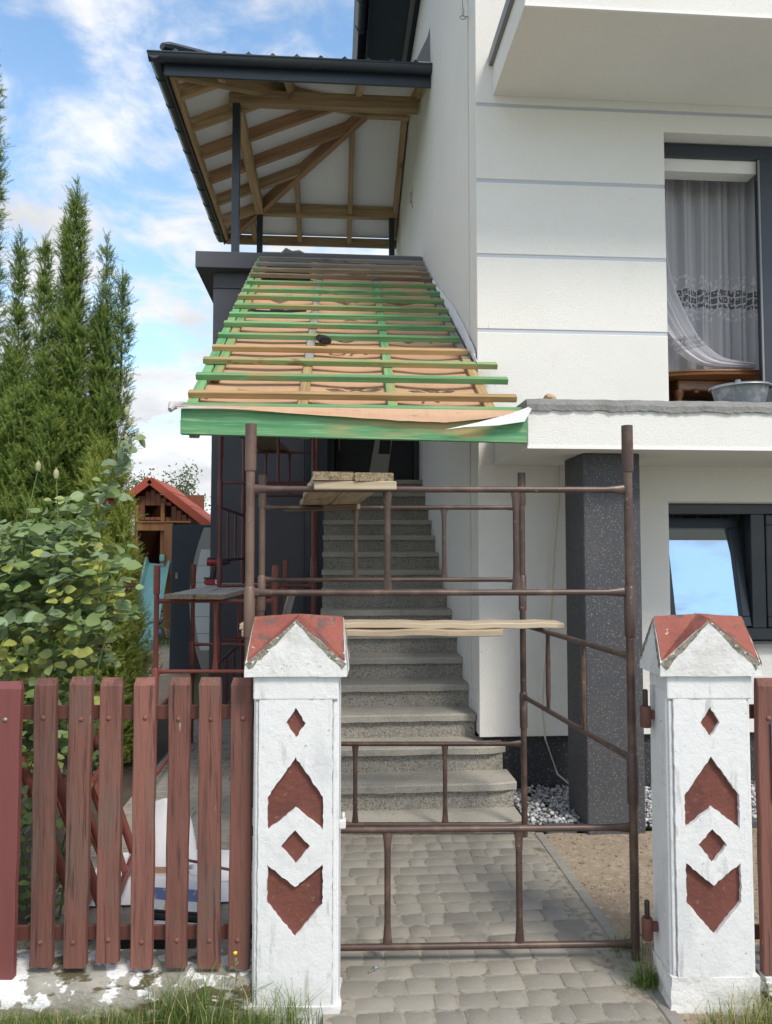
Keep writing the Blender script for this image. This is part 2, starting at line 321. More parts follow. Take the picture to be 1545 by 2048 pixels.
M['gravel'] = mat('grey_gravel', (.42, .42, .43), .85, tint=[(0, (.22, .22, .235)), (.6, (.45, .45, .46)), (1, (.68, .68, .68))], bumps=[('noise', 140, .4, .003)])
M['kerb'] = mat('dark_edging_concrete', (.075, .078, .085), .85, layers=[('noise', 20, .45, .7, (.10, .10, .108))], bumps=[('noise', 120, .4, .004)])
M['kerb_pale'] = mat('pale_edging_concrete', (.26, .245, .215), .9, layers=[('noise', 8, .4, .7, (.22, .205, .18)), ('noise', 100, .62, .72, (.34, .33, .30))], bumps=[('noise', 120, .4, .004)])
M['groove'] = mat('grey_groove_profile', (.47, .50, .56), .7)
M['bounce_screed'] = mat('pale_bounce_screed', (.64, .62, .58), .9, layers=[('noise', 3, .4, .7, (.57, .55, .51))], bumps=[('noise', 60, .4, .004)])  # pale so the unseen terrace top throws light up at the rafters
M['bounce_street'] = mat('bounce_street_concrete', (.40, .385, .355), .9, layers=[('noise', 1.2, .4, .7, (.34, .325, .30)), ('noise', 50, .6, .7, (.46, .44, .41))], bumps=[('noise', 90, .5, .005)])  # pale on purpose, returns light to the soffits
M['grass'] = mat('grass_blades', (.1, .15, .04), .65, tint=[(0, (.085, .15, .03)), (.5, (.17, .26, .06)), (.78, (.34, .36, .12)), (1, (.56, .48, .25))], transl=.4)
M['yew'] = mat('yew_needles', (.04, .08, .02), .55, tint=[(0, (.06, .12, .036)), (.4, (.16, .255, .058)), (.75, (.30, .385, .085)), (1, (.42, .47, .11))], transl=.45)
M['bark'] = mat('bark', (.10, .068, .045), .9, layers=[('noise', (30, 30, 4), .4, .7, (.06, .042, .03))], bumps=[('noise', (40, 40, 6), .8, .01)])
def leafmat(n, c, c2, c3): return mat(n, c, .5, layers=[('noise', 9, .4, .7, c2), ('noise', 30, .60, .78, c3)], rnd=.22, transl=.22, bumps=[('noise', 60, .2, .002)])
M['rose_leaf'] = leafmat('rose_leaf', (.19, .265, .095), (.22, .30, .115), (.15, .22, .08))
M['rose_leaf_blue'] = leafmat('blue_green_rose_leaf', (.21, .285, .16), (.25, .33, .19), (.17, .24, .13))
M['rose_leaf_yellow'] = leafmat('yellowing_rose_leaf', (.40, .42, .10), (.27, .33, .085), (.50, .40, .11))
M['rose_mass'] = mat('rose_foliage', (.08, .13, .05), .5, tint=[(0, (.07, .12, .042)), (.5, (.18, .265, .095)), (.85, (.24, .32, .15)), (1, (.44, .46, .13))], transl=.22)
M['rose_red'] = mat('withered_rose_petal', (.22, .045, .05), .7, layers=[('noise', 20, .45, .7, (.15, .06, .045))], transl=.2)
M['rose_hip'] = mat('pale_rose_bud', (.33, .33, .18), .6, layers=[('noise', 15, .45, .7, (.24, .27, .12))])
M['cane'] = mat('rose_cane', (.13, .17, .055), .6, layers=[('noise', 10, .5, .7, (.16, .11, .06))])
M['apple'] = mat('tree_leaves', (.09, .13, .05), .6, tint=[(0, (.05, .08, .03)), (.6, (.11, .155, .055)), (1, (.22, .25, .10))], transl=.3)
M['frame'] = mat('anthracite_window_frame', (.022, .030, .042), .38, layers=[('noise', 8, .4, .8, (.027, .035, .048))], coat=.1)
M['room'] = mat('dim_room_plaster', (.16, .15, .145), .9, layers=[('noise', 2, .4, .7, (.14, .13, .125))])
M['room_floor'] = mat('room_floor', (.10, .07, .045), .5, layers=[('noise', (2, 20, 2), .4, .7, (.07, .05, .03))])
M['varnish'] = mat('varnished_wood', (.20, .082, .030), .28, layers=[('noise', (2, 16, 16), .4, .7, (.12, .048, .02))], coat=.4, bumps=[('noise', (3, 60, 60), .15, .002)])
M['bucket'] = mat('dusty_grey_plastic', (.20, .22, .245), .65, layers=[('noise', 10, .45, .65, (.36, .38, .40)), ('noise', (4, 4, 12), .58, .75, (.14, .155, .175))], bumps=[('noise', 30, .2, .003)])
M['wire'] = mat('galvanised_wire', (.45, .45, .46), .4, .8)
M['cable'] = mat('cream_cable', (.56, .52, .42), .55)
M['black'] = mat('black_plastic', (.02, .018, .02), .45, layers=[('noise', 20, .5, .7, (.03, .03, .033))])
M['tool_red'] = mat('red_tool_plastic', (.28, .022, .03), .4, layers=[('noise', 15, .5, .75, (.2, .02, .025))])
M['print_blue'] = mat('blue_card', (.13, .18, .36), .5, layers=[('noise', 12, .55, .6, (.42, .44, .5))])
M['print_yellow'] = mat('yellow_card', (.62, .42, .06), .5)
M['paper'] = mat('white_paper', (.70, .70, .74), .6, layers=[('noise', 14, .6, .64, (.40, .42, .52))])
M['playhouse'] = mat('brown_board_stain', (.20, .078, .038), .7, layers=[('noise', (12, 12, 1.2), .4, .7, (.145, .055, .028))], bumps=[('noise', (40, 40, 3), .5, .005)], rnd=.22)
M['playhouse_post'] = mat('amber_post_stain', (.34, .15, .055), .6, layers=[('noise', (14, 14, 1.5), .4, .7, (.24, .10, .04))], rnd=.15)
M['roof_red'] = mat('red_roof_shingle', (.37, .075, .042), .8, layers=[('noise', 3, .4, .75, (.30, .06, .036)), ('noise', 80, .6, .7, (.44, .11, .065))], bumps=[('noise', 120, .5, .004)], rnd=.06)
M['slide'] = mat('turquoise_plastic', (.19, .43, .41), .4, layers=[('noise', 3, .4, .75, (.24, .50, .48))])
M['blue_ball'] = mat('blue_rubber', (.03, .21, .50), .35, layers=[('noise', 3, .4, .8, (.03, .17, .43))])
M['door_dark'] = mat('anthracite_door_panel', (.026, .038, .054), .45, layers=[('noise', 3, .4, .8, (.03, .043, .06))])
M['door_silver'] = mat('brushed_silver_inlay', (.34, .335, .32), .4, .45, layers=[('noise', (60, 60, 3), .45, .7, (.30, .295, .285))])
M['frosted'] = mat('frosted_door_glass', (.62, .68, .70), .25, layers=[('noise', 2, .4, .8, (.54, .61, .64))], coat=.3)
M['entrance'] = mat('black_door', (.012, .014, .02), .4)
M['steel'] = mat('scratched_steel', (.33, .32, .31), .4, .7, layers=[('noise', 20, .5, .7, (.22, .2, .18))])
M['sign_blue'] = mat('sign_border_blue', (.10, .135, .21), .35, layers=[('noise', 20, .5, .8, (.14, .175, .25))])
M['sign_white'] = mat('sign_white_enamel', (.78, .79, .79), .3)
M['sign_ink'] = mat('sign_ink', (.02, .025, .12), .4)
M['flower'] = mat('yellow_flower', (.75, .62, .04), .6)
def glass(name, refl, tintc):
    m = bpy.data.materials.new(name); m.use_nodes = True; N = m.node_tree.nodes; L = m.node_tree.links; N.remove(N['Principled BSDF'])
    g = N.new('ShaderNodeBsdfGlossy'); g.inputs['Roughness'].default_value = .012; g.inputs['Color'].default_value = (.74, .87, 1, 1)
    t = N.new('ShaderNodeBsdfTransparent'); t.inputs[0].default_value = (*tintc, 1); x = N.new('ShaderNodeMixShader')
    lw = N.new('ShaderNodeLayerWeight'); lw.inputs[0].default_value = .35; r = N.new('ShaderNodeMapRange'); r.inputs[3].default_value = refl; r.inputs[4].default_value = 1
    L.new(lw.outputs['Fresnel'], r.inputs[0]); L.new(r.outputs[0], x.inputs[0]); L.new(t.outputs[0], x.inputs[1]); L.new(g.outputs[0], x.inputs[2]); L.new(x.outputs[0], N['Material Output'].inputs[0])
    return m
M['glass'] = glass('window_glass', .5, (.35, .4, .42))
M['glass_clear'] = glass('thin_glass', .10, (.85, .88, .9))
def lace_mat(name, opac):
    m = bpy.data.materials.new(name); m.use_nodes = True; N = m.node_tree.nodes; L = m.node_tree.links
    b = N['Principled BSDF']; b.inputs['Base Color'].default_value = (.90, .885, .92, 1); b.inputs['Roughness'].default_value = .9
    uv = N.new('ShaderNodeUVMap'); sp = N.new('ShaderNodeSeparateXYZ'); L.new(uv.outputs[0], sp.inputs[0])
    def mt(op, a, c=None):
        n = N.new('ShaderNodeMath'); n.operation = op
        for i, v in enumerate((a, c)):
            if v is None: continue
            if isinstance(v, (int, float)): n.inputs[i].default_value = v
            else: L.new(v, n.inputs[i])
        return n.outputs[0]
    def band(lo, hi):
        return mt('MULTIPLY', mt('GREATER_THAN', sp.outputs[1], lo), mt('LESS_THAN', sp.outputs[1], hi))
    mp = N.new('ShaderNodeMapping'); mp.inputs['Scale'].default_value = (17, 17, 1); L.new(uv.outputs[0], mp.inputs[0])
    v1 = N.new('ShaderNodeTexVoronoi'); v1.feature = 'DISTANCE_TO_EDGE'; v1.inputs['Scale'].default_value = 1; v1.inputs['Randomness'].default_value = .35; L.new(mp.outputs[0], v1.inputs['Vector'])
    v2 = N.new('ShaderNodeTexVoronoi'); v2.inputs['Scale'].default_value = 2.6; L.new(mp.outputs[0], v2.inputs['Vector'])
    ring = mt('LESS_THAN', v1.outputs[0], .085)
    petal = mt('MULTIPLY', mt('LESS_THAN', v2.outputs[0], .34), 1.0)
    open_ = mt('MAXIMUM', ring, petal)
    nz = N.new('ShaderNodeTexNoise'); nz.inputs['Scale'].default_value = 1.7; nz.inputs['Detail'].default_value = 2; L.new(mp.outputs[0], nz.inputs['Vector'])
    sprig = mt('MULTIPLY', mt('GREATER_THAN', nz.outputs[0], .56), .5)
    bmid = band(.985, 1.135); bside = mt('ADD', band(.87, .985), band(1.135, 1.24))
    a = opac
    al = mt('ADD', a, mt('MULTIPLY', bside, sprig))
    al = mt('ADD', mt('MULTIPLY', al, mt('SUBTRACT', 1.0, bmid)), mt('MULTIPLY', bmid, mt('ADD', mt('MULTIPLY', open_, .68), .24)))
    al = mt('MINIMUM', al, 1.0)
    t = N.new('ShaderNodeBsdfTransparent'); x = N.new('ShaderNodeMixShader'); tl = N.new('ShaderNodeBsdfTranslucent'); tl.inputs[0].default_value = (.78, .76, .80, 1)
    y = N.new('ShaderNodeMixShader'); y.inputs[0].default_value = .35; L.new(b.outputs[0], y.inputs[1]); L.new(tl.outputs[0], y.inputs[2])
    L.new(al, x.inputs[0]); L.new(t.outputs[0], x.inputs[1]); L.new(y.outputs[0], x.inputs[2]); L.new(x.outputs[0], N['Material Output'].inputs[0])
    return m
M['lace'] = lace_mat('lace_curtain', .74); M['lace_thick'] = lace_mat('gathered_lace', .93)

# ------------------------------------------------------------------ ground
def sheet(x0, x1, y0, y1, z, nx, ny, amp=0, sc=3, name='sheet', m=None):
    xs = np.linspace(x0, x1, nx+1); ys = np.linspace(y0, y1, ny+1); V = []
    for y in ys:
        for x in xs: V.append((x, y, z + (amp*mn.noise((x*sc, y*sc, z*7)) + amp*.5*mn.noise((x*sc*3.1, y*sc*3.1, 5)) if amp else 0)))
    F = [(j*(nx+1)+i, j*(nx+1)+i+1, (j+1)*(nx+1)+i+1, (j+1)*(nx+1)+i) for j in range(ny) for i in range(nx)]
    return np_mesh(name, V, F, m, smooth=True)
struct('ground', sheet(-400, 400, -200, 600, -.09, 20, 20, name='ground', m=M['lawn']))
struct('soil', sheet(1.27, 7, 2.6, 4.665, -.012, 120, 50, .012, 4, 'soil', M['soil']))
struct('bare_soil', sheet(-9, -2.0, 8.4, 14.6, -.035, 60, 60, .02, 1.5, 'bare_soil', M['soil']))
struct('garden_bed', sheet(-6, -1.42, 3.25, 8.4, -.02, 60, 60, .025, 2, 'garden_bed', M['garden_soil']))
struct('verge', sheet(-5, -.15, .3, 2.93, -.035, 80, 40, .02, 2.5, 'verge', M['lawn']))
struct('verge_by_wall', sheet(1.33, 6, .3, 2.72, -.03, 60, 40, .02, 2.5, 'verge_by_wall', M['lawn']))
struct('bounce_street', sheet(-40, 40, -9, 1.0, -.05, 20, 10, name='bounce_street', m=M['bounce_street']))  # unseen ground behind the camera, added to bounce light onto the house
struct('lawn', sheet(-14, -.5, 14.6, 40, -.03, 20, 20, .02, .8, 'lawn', M['lawn']))

# paved yard: bed sheet, every paver a block of its own near the gate
paving = struct('paving', np_mesh('paving', [(-1.42, 3.06, -.005), (1.262, 3.06, -.005), (1.262, 12, -.005), (-1.42, 12, -.005), (-.03, 1.2, -.005), (1.262, 1.2, -.005), (-.03, 3.06, -.005)], [(0, 1, 2, 3), (4, 5, 1, 6)], M['joint']))
def paver_mesh(L, W, seed):
    rr = random.Random(seed); j = lambda a=.003: rr.uniform(-a, a)
    hx, hy, c = L/2, W/2, .013
    out = [(-hx+c, -hy), (hx-c, -hy), (hx, -hy+c*.8), (hx, hy-c*.8), (hx-c, hy), (-hx+c, hy), (-hx, hy-c*.8), (-hx, -hy+c*.8)]
    out = [(x+j(), y+j()) for x, y in out]; vs = []; tl = [j(.0016) for _ in range(3)]
    hz = lambda x, y: tl[0]+tl[1]*x/hx+tl[2]*y/hy
    for s, z in ((1, -.045), (1, -.004), (0, 0)):
        for x, y in out:
            if s == 0:
                k = sqrt(x*x+y*y); x, y = x*(1-.005/max(abs(x), .02)) if abs(x) > .012 else x, y*(1-.005/max(abs(y), .02)) if abs(y) > .012 else y
            vs.append((x, y, z+hz(x, y)))
    fs = [(r*8+i, r*8+(i+1) % 8, (r+1)*8+(i+1) % 8, (r+1)*8+i) for r in range(2) for i in range(8)] + [tuple(range(16, 24))]
    return MB().add(vs, fs)
PL = [.088, .118, .158]; ROW = .1085
pv_cache = {(a, b): paver_mesh(PL[a]-.0055, ROW-.0055, a*10+b) for a in range(3) for b in range(4)}
pv_mesh = {k: v.mesh('paver', M['paver'], smooth=True) for k, v in pv_cache.items()}
def lay():
    spots = []; rr = random.Random(3)
    for r in range(0, 90):
        y = 1.9+r*ROW
        if y > 11.6: break
        x = -1.40 - rr.uniform(0, .1)
        while x < 1.24:
            a = rr.choices((0, 1, 2), (.25, .4, .35))[0]; L = PL[a]
            xc = x+L/2; x += L
            if xc+L/2 > 1.25: continue
            if xc-L/2 < -1.40: continue
            if y < 3.02 and xc < -.02 : continue                   # the verge and the fence footing lie there
            if -.5 < xc < .03 and y < 3.3 and xc < .03 and y > 2.9: 
                if xc > -.33: continue
            if y > 4.68 and xc > -.13 : continue                    # stairs
            if y > 8.7 and xc > -1.42: continue
            spots.append((xc+rr.uniform(-.0015, .0015), y, a, rr.randrange(4), rr.choice((0, pi)), rr.uniform(-.002, .0005)))
    return spots
def show(p):      # rank by apparent size for the 300 that show largest
    x, y = p[:2]
    vis = (x > -.02 and y > 2.66) or (x > -1.2 and 3.3 < y < 4.9)
    return (0 if vis else 1, y)
spots = sorted(lay(), key=show)
for (x, y, a, b, rz, dz) in spots[:300]:
    link('paver', pv_mesh[(a, b)], paving, Matrix.Translation((x, y, dz)) @ Matrix.Rotation(rz+random.uniform(-.01, .01), 4, 'Z'))
mb = MB()
for (x, y, a, b, rz, dz) in spots[300:]:
    T = Matrix.Translation((x, y, dz)) @ Matrix.Rotation(rz, 4, 'Z'); m_ = pv_cache[(a, b)]
    mb.add([T @ Vector(p) for p in m_.v], m_.f)
tag(mb.build('distant_pavers', M['paver'], paving), kind='stuff')
# pale edging strip along the path
edg = tag(thing('path_edging', (1.27, 3.6, 0), 'pale concrete edging strip between paved path and sandy soil', 'edging'))
y = 2.72; k = 0
while y < 4.62:
    L = .195; MB().box(1.255, 1.31, y, y+L-.004, -.08, .002).build('edging_block', M['kerb_pale'], edg, bevel=.004); y += L
ked = thing('gravel_edging', (2.4, 4.69, 0), 'dark concrete edging blocks in front of the gravel strip', 'edging')
x = 1.33
while x < 3.6:
    if not (1.50 < x < 1.95): MB().box(x, x+.196, 4.665, 4.725, -.06, .035).build('edging_block', M['kerb'], ked, bevel=.006)
    x += .2
# gravel strip along the house wall
def stones(name, n, reg, zf, smin, smax, m):
    ico = bmesh.new(); bmesh.ops.create_icosphere(ico, subdivisions=1, radius=1); bv = np.array([v.co[:] for v in ico.verts]); bf = np.array([[v.index for v in f.verts] for f in ico.faces]); ico.free()
    V, F, T = [], [], []
    for i in range(n):
        x = RNG.uniform(reg[0], reg[1]); y = RNG.uniform(reg[2], reg[3]); s = RNG.uniform(smin, smax)
        q = bv*(1+RNG.uniform(-.28, .28, (len(bv), 1)))*s*np.array([RNG.uniform(.7, 1.3), RNG.uniform(.7, 1.2), RNG.uniform(.5, .9)])
        a = RNG.uniform(0, 2*pi); c, sn = cos(a), sin(a); R = np.array([[c, -sn, 0], [sn, c, 0], [0, 0, 1]])
        F.append(bf+len(V)*len(bv)); V.append(q @ R.T+np.array([x, y, zf(x, y)])); T.append(np.full(len(bv), RNG.uniform(0, 1)))
    return np_mesh(name, np.concatenate(V), np.concatenate(F), m, np.concatenate(T))
tag(struct('gravel', stones('gravel', 5200, (1.25, 3.4, 4.73, 5.39), lambda x, y: RNG.uniform(-.01, .045)+.02*(y-4.7), .008, .02, M['gravel']), 'stuff'))
tag(struct('soil_clods', stones('soil_clods', 1500, (1.32, 3.2, 2.7, 4.66), lambda x, y: RNG.uniform(-.008, .0), .002, .007, M['soil']), 'stuff'))

# ------------------------------------------------------------------ house
HX = 1.05
house = thing('house', (HX, 5.35, 0), 'large white rendered house with overhanging balcony, beside the outside stairs', 'house')
def part(name, m, *boxes, parent=house, bevel=0, **kw):
    mb = MB()
    for b in boxes: mb.box(*b)
    return mb.build(name, M[m] if isinstance(m, str) else m, parent, bevel=bevel, **kw)
RX = 6.5
wl = part('wall', 'plaster', (HX+.008, 2.47, 5.359, 5.67, .42, 8.48), (2.47, 4.6, 5.37, 5.67, .42, 1.06), (2.47, 4.6, 5.37, 5.67, 2.10, 2.62), (2.47, 4.6, 5.359, 5.67, 4.915, 9.2), (4.6, RX, 5.37, 5.67, .42, 9.2))
part('side_wall', 'plaster', (HX, 1.35, 5.68, 14, 0, 8.46))
part('plinth', 'plinth_plaster', (HX+.03, RX, 5.40, 5.66, -.1, .418), bevel=.004)
PAN = [(HX, 2.487, 5.35, 5.37, 2.56, 3.343), (HX, 2.487, 5.35, 5.37, 3.369, 3.903), (HX, 2.487, 5.35, 5.37, 3.929, 4.468)]
for p in PAN: part('render_panel', 'plaster', p, parent=wl, bevel=.004)
MB().prism([(HX, 4.494), (2.487, 4.494), (2.487, 4.905), (RX, 4.905), (RX, 5.046), (HX, 5.046)], 5.35, 5.37).build('render_panel', M['plaster'], wl, bevel=.004)
part('render_panel', 'plaster', (HX, RX, 5.35, 5.37, 5.072, 9.2), parent=wl, bevel=.003)
MB().prism([(HX, .418), (4.395, .418), (4.395, 1.055), (2.455, 1.055), (2.455, 2.105), (RX, 2.105), (RX, 2.372), (HX, 2.372)], 5.35, 5.37).build('render_panel', M['plaster'], wl, bevel=.004)
part('render_panel', 'plaster', (4.4, RX, 5.351, 5.371, .418, 2.104), parent=wl)
for z, x1_ in ((3.356, 2.487), (3.916, 2.487), (4.481, 2.487), (5.059, RX)): part('groove_profile', 'groove', (HX+.004, x1_-.001, 5.3565, 5.3585, z-.013, z+.013), parent=wl)
# upper balcony with sheet-metal flashing, canopy slab over the entrance of the ground floor, column
bal = part('balcony', 'plaster', (1.18, RX, 4.42, 5.352, 5.13, 5.40), bevel=.004)
part('drip_edge', 'white_board', (1.178, RX, 4.414, 4.43, 5.124, 5.140), parent=bal)
part('flashing', 'sheetmetal', (1.150, 1.182, 4.40, 5.345, 5.355, 5.44), (1.152, RX, 4.40, 5.345, 5.402, 5.412), parent=bal)
part('parapet', 'plaster', (1.22, RX, 4.46, 4.60, 5.414, 6.2), parent=bal)
can = part('canopy_slab', 'plaster', (1.172, RX, 4.42, 5.352, 2.366, 2.598), bevel=.004)
part('drip_edge', 'white_board', (1.169, RX, 4.415, 4.43, 2.361, 2.377), parent=can)
def mortar_bed():
    n = 90; vs = []; fs = []; rr = random.Random(5)
    for i in range(n+1):
        x = 1.165+(3.6-1.165)*i/n
        lo = 2.598-.012*rr.random()+.010*mn.noise((x*6, 2, 1)); hi = 2.663+.006*mn.noise((x*9, 0, 0)); d = .006*mn.noise((x*14, 5, 2))
        vs += [(x, 4.404+d, lo), (x, 4.402+d*1.5, (lo+hi)/2), (x, 4.418+d, hi), (x, 5.34, hi+.004), (x, 5.34, 2.6)]
    for i in range(n):
        for j in range(5): fs.append((i*5+j, i*5+(j+1) % 5, (i+1)*5+(j+1) % 5, (i+1)*5+j))
    fs += [(0, 1, 2, 3, 4), tuple(n*5+k for k in (4, 3, 2, 1, 0))]
    return MB().add(vs, fs)
mortar_bed().build('mortar_bed', M['mortar'], can)
part('column', 'mosaic', (1.585, 1.955, 4.64, 5.02, -.05, 2.364), bevel=.006)
# rooms behind the windows
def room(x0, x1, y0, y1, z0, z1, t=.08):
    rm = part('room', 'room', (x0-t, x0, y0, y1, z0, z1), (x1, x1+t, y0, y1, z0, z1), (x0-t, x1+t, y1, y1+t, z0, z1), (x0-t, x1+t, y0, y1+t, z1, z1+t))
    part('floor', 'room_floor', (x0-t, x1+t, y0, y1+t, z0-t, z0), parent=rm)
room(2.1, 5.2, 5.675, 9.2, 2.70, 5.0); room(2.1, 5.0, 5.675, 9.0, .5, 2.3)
# upper window: dark frame, left leaf taken out
uw = part('window', 'frame', (2.491, 4.6, 5.50, 5.57, 4.80, 4.908), (2.491, 2.53, 5.52, 5.57, 2.70, 4.80), (3.315, 3.42, 5.49, 5.57, 2.70, 4.80), (4.5, 4.6, 5.49, 5.57, 2.7, 4.8), bevel=.004)
uw['label'] = 'tall dark framed window with its left side open'
part('blind_box', 'plaster', (2.54, 3.31, 5.53, 5.66, 4.70, 4.80), parent=uw)
part('pane', 'glass_clear', (3.43, 4.49, 5.53, 5.536, 2.75, 4.79), parent=uw)
part('edge_strip', 'sheetmetal', (3.298, 3.313, 5.485, 5.50, 2.70, 4.79), parent=uw)
# lower window: left sash tilted inwards at the top
lw = part('window', 'frame', (2.458, 4.4, 5.47, 5.55, 2.02, 2.10), (2.458, 4.4, 5.47, 5.55, 1.075, 1.165), (3.155, 3.265, 5.462, 5.55, 1.165, 2.02), (2.458, 2.505, 5.475, 5.55, 1.165, 2.02), (4.3, 4.4, 5.47, 5.55, 1.165, 2.02), (3.27, 4.3, 5.452, 5.51, 1.94, 2.015), (3.27, 4.3, 5.452, 5.51, 1.17, 1.25), (3.27, 3.335, 5.455, 5.51, 1.25, 1.94), bevel=.004)
part('pane', 'glass', (3.336, 4.3, 5.475, 5.481, 1.251, 1.94), parent=lw)
T = Matrix.Translation((0, 5.50, 1.17)) @ Matrix.Rotation(radians(-11.5), 4, 'X')
sa = MB()
for b in ((2.512, 3.15, -.035, .035, 0, .075), (2.512, 3.15, -.035, .035, .76, .84), (2.512, 2.572, -.034, .034, .075, .76), (3.085, 3.15, -.034, .034, .075, .76)): sa.box(*b, M=T)
sash = sa.build('tilted_sash', M['frame'], lw, bevel=.004)
MB().box(2.572, 3.085, -.004, .004, .075, .76, M=T).build('pane', M['glass'], lw)
part('sill', 'sheetmetal', (2.46, 4.4, 5.30, 5.47, 1.045, 1.062), parent=lw)
# main roof overhang above the side wall
rf = part('roof', 'soffit_dark', (.46, 1.30, 5.0, 14.0, 8.50, 8.56))
part('soffit_trim', 'sheetmetal', (.93, .99, 5.0, 14, 8.478, 8.50), parent=rf)
part('fascia', 'anthracite', (.43, .458, 5.0, 14, 8.47, 8.68), parent=rf)
MB().box(-.1, 3.2, 0, 9.4, 0, .12, M=Matrix.Translation((.40, 4.8, 8.62)) @ Matrix.Rotation(radians(-32), 4, 'Y')).build('roof_shading_slab', M['anthracite'], rf)  # plain slab above the view, added for its shading
g = MB(); ang = [pi*k/8 for k in range(9)]
prof = [(.355+.075*cos(pi+a), 8.62+.085*sin(pi+a)) for a in ang]
g.prism(prof[::1], 5.0, 9.55); g.build('gutter', M['anthracite'], rf, smooth=True)
for yy in (8.4, 9.0, 9.5): MB().tube([(.355+.079*cos(pi+a), yy, 8.62+.089*sin(pi+a)) for a in ang], .006, 6).build('gutter_bracket', M['anthracite'], rf)
# dark wing with roof terrace and the entrance at the top of the stairs
wing = thing('dark_wing', (-.2, 8.75, 0), 'dark grey rendered wing with flat terrace slab behind the stairs', 'building')
wp = lambda n, m, *b, **k: part(n, m, *b, parent=k.pop('parent', wing), **k)
wg = wp('wall', 'dark_plaster', (-1.40, -.33, 8.75, 12.5, -.1, 4.80), (-.33, 1.045, 8.77, 12.5, -.1, 2.55), (-.33, 1.045, 9.15, 12.5, 2.55, 4.98), (-.33, 1.045, 8.77, 9.15, 4.62, 4.98))
wp('wall_band', 'dark_plaster', (-1.40, -.335, 8.75, 12.5, 4.815, 4.995), (-1.385, -.34, 8.765, 12.4, 4.79, 4.82))
wp('terrace_slab', 'dark_plaster', (-1.585, 1.046, 8.60, 12.9, 4.998, 5.19), bevel=.006)
wp('terrace_bounce_floor', 'bounce_screed', (-1.50, 1.044, 8.72, 12.85, 5.1905, 5.20))  # unseen pale layer added on the dark slab to bounce light under the roof
wp('jamb', 'anthracite', (-.32, -.25, 8.68, 8.80, 0, 4.62), (-.20, -.06, 8.72, 8.90, 0, 4.60), bevel=.004)
wp('jamb', 'soffit_dark', (-.06, .015, 8.86, 9.14, 2.57, 4.6))
dr = wp('door', 'entrance', (.03, .98, 9.09, 9.145, 2.60, 4.58), bevel=.003)
wp('door_frame', 'soffit_dark', (.985, 1.045, 9.03, 9.148, 2.57, 4.62), (.015, 1.045, 9.06, 9.148, 4.58, 4.62), parent=dr)
wp('threshold', 'sheetmetal', (.02, 1.04, 9.02, 9.145, 2.572, 2.60), parent=dr)
MB().prism([(.43, 2.615), (.66, 2.615), (.76, 3.35), (.74, 4.2), (.50, 4.2), (.56, 3.35)], 9.082, 9.0885).build('silver_inlay', M['door_silver'], dr)
MB().prism([(.555, 2.92), (.695, 2.92), (.72, 3.35), (.70, 4.05), (.60, 4.05), (.605, 3.35)], 9.076, 9.0815).build('pane', M['entrance'], dr)
MB().tube([(.075, 9.05, 2.95), (.075, 9.05, 3.35)], .011, 8).build('handle', M['steel'], dr)

# ------------------------------------------------------------------ staircase
st = thing('staircase', (.5, 5.0, 0), 'worn terrazzo outside staircase climbing between the white side wall and the scaffolds', 'staircase')
MB().box(-.12, 1.215, 4.73, 5.4, -.04, .052).build('base_slab', M['tread'], st, bevel=.008)
RISE, RUN = .168, .268
for n in range(1, 16):
    z = .05+RISE*n; y = 4.95+RUN*(n-1); xr = 1.235-.012*n if n < 3 else 1.048; xl = -.10
    rr = random.Random(n)
    r = MB().box(xl+.01, xr-.02 if n < 3 else xr, y+.032, y+RUN+.05, z-RISE+(-.0 if n > 1 else .0), z-.05).build('riser', M['terrazzo'], st)
    m_ = MB(); k = 12; yb = y+RUN+.045 if n < 15 else 9.03
    for i in range(k+1):
        x = xl+(xr-xl)*i/k; e = rr.uniform(-.004, .004); f = rr.uniform(-.003, .003); c = .03 if (n < 3 and i == k) else 0
        m_.v += [(x, y+e+c, z-.048+f), (x, y+e-.002+c, z-.008), (x, y+.008+e+c, z), (x, yb, z), (x, yb, z-.048)]
    for i in range(k):
        for j in range(5): m_.f.append((i*5+j, i*5+(j+1) % 5, (i+1)*5+(j+1) % 5, (i+1)*5+j))
    m_.f += [(0, 1, 2, 3, 4), tuple(k*5+q for q in (4, 3, 2, 1, 0))]
    m_.build('tread', M['tread'], st)
MB().prism([(5.02, -.05), (8.76, -.05), (8.76, 2.35), (8.55, 2.30), (5.02, .06)], -.085, 1.04, plane='yz').build('flight_body', M['tread'], st)

# ------------------------------------------------------------------ terrace roof on posts
porch = thing('terrace_roof', (-.2, 10.0, 5.19), 'hipped roof with open rafters and anthracite gutter standing on the terrace', 'roof')
XL, YF, YB, ZE = -1.78, 7.87, 12.34, 6.86; SL = .42; YM = (YF+YB)/2; XA = XL+(YM-YF); ZA = ZE+SL*(YM-YF); XW = 1.046
def roofz(x, y): return ZE+SL*min(x-XL, y-YF, YB-y)
hipF, apex = Vector((XL, YF, ZE)), Vector((XA, YM, ZA))
def slab_poly(pts, t, name, m, parent):
    n = len(pts); mb = MB(); mb.add([tuple(p) for p in pts]+[(p[0], p[1], p[2]+t) for p in pts], [tuple(range(n))[::-1], tuple(range(n, 2*n))]+[(i, (i+1) % n, n+(i+1) % n, n+i) for i in range(n)])
    return mb.build(name, m, parent)
W0, W1, WR = (XW, YF, ZE), (XW, YB, ZE), (XW, YM, ZA)
for nm, pts in (('left', [(XL, YF, ZE), apex, (XL, YB, ZE)]), ('front', [(XL, YF, ZE), W0, WR, apex]), ('back', [(XL, YB, ZE), apex, WR, W1])):
    slab_poly([Vector(p)+Vector((0, 0, .130)) for p in pts], .015, 'underlay', M['white_board'], porch)
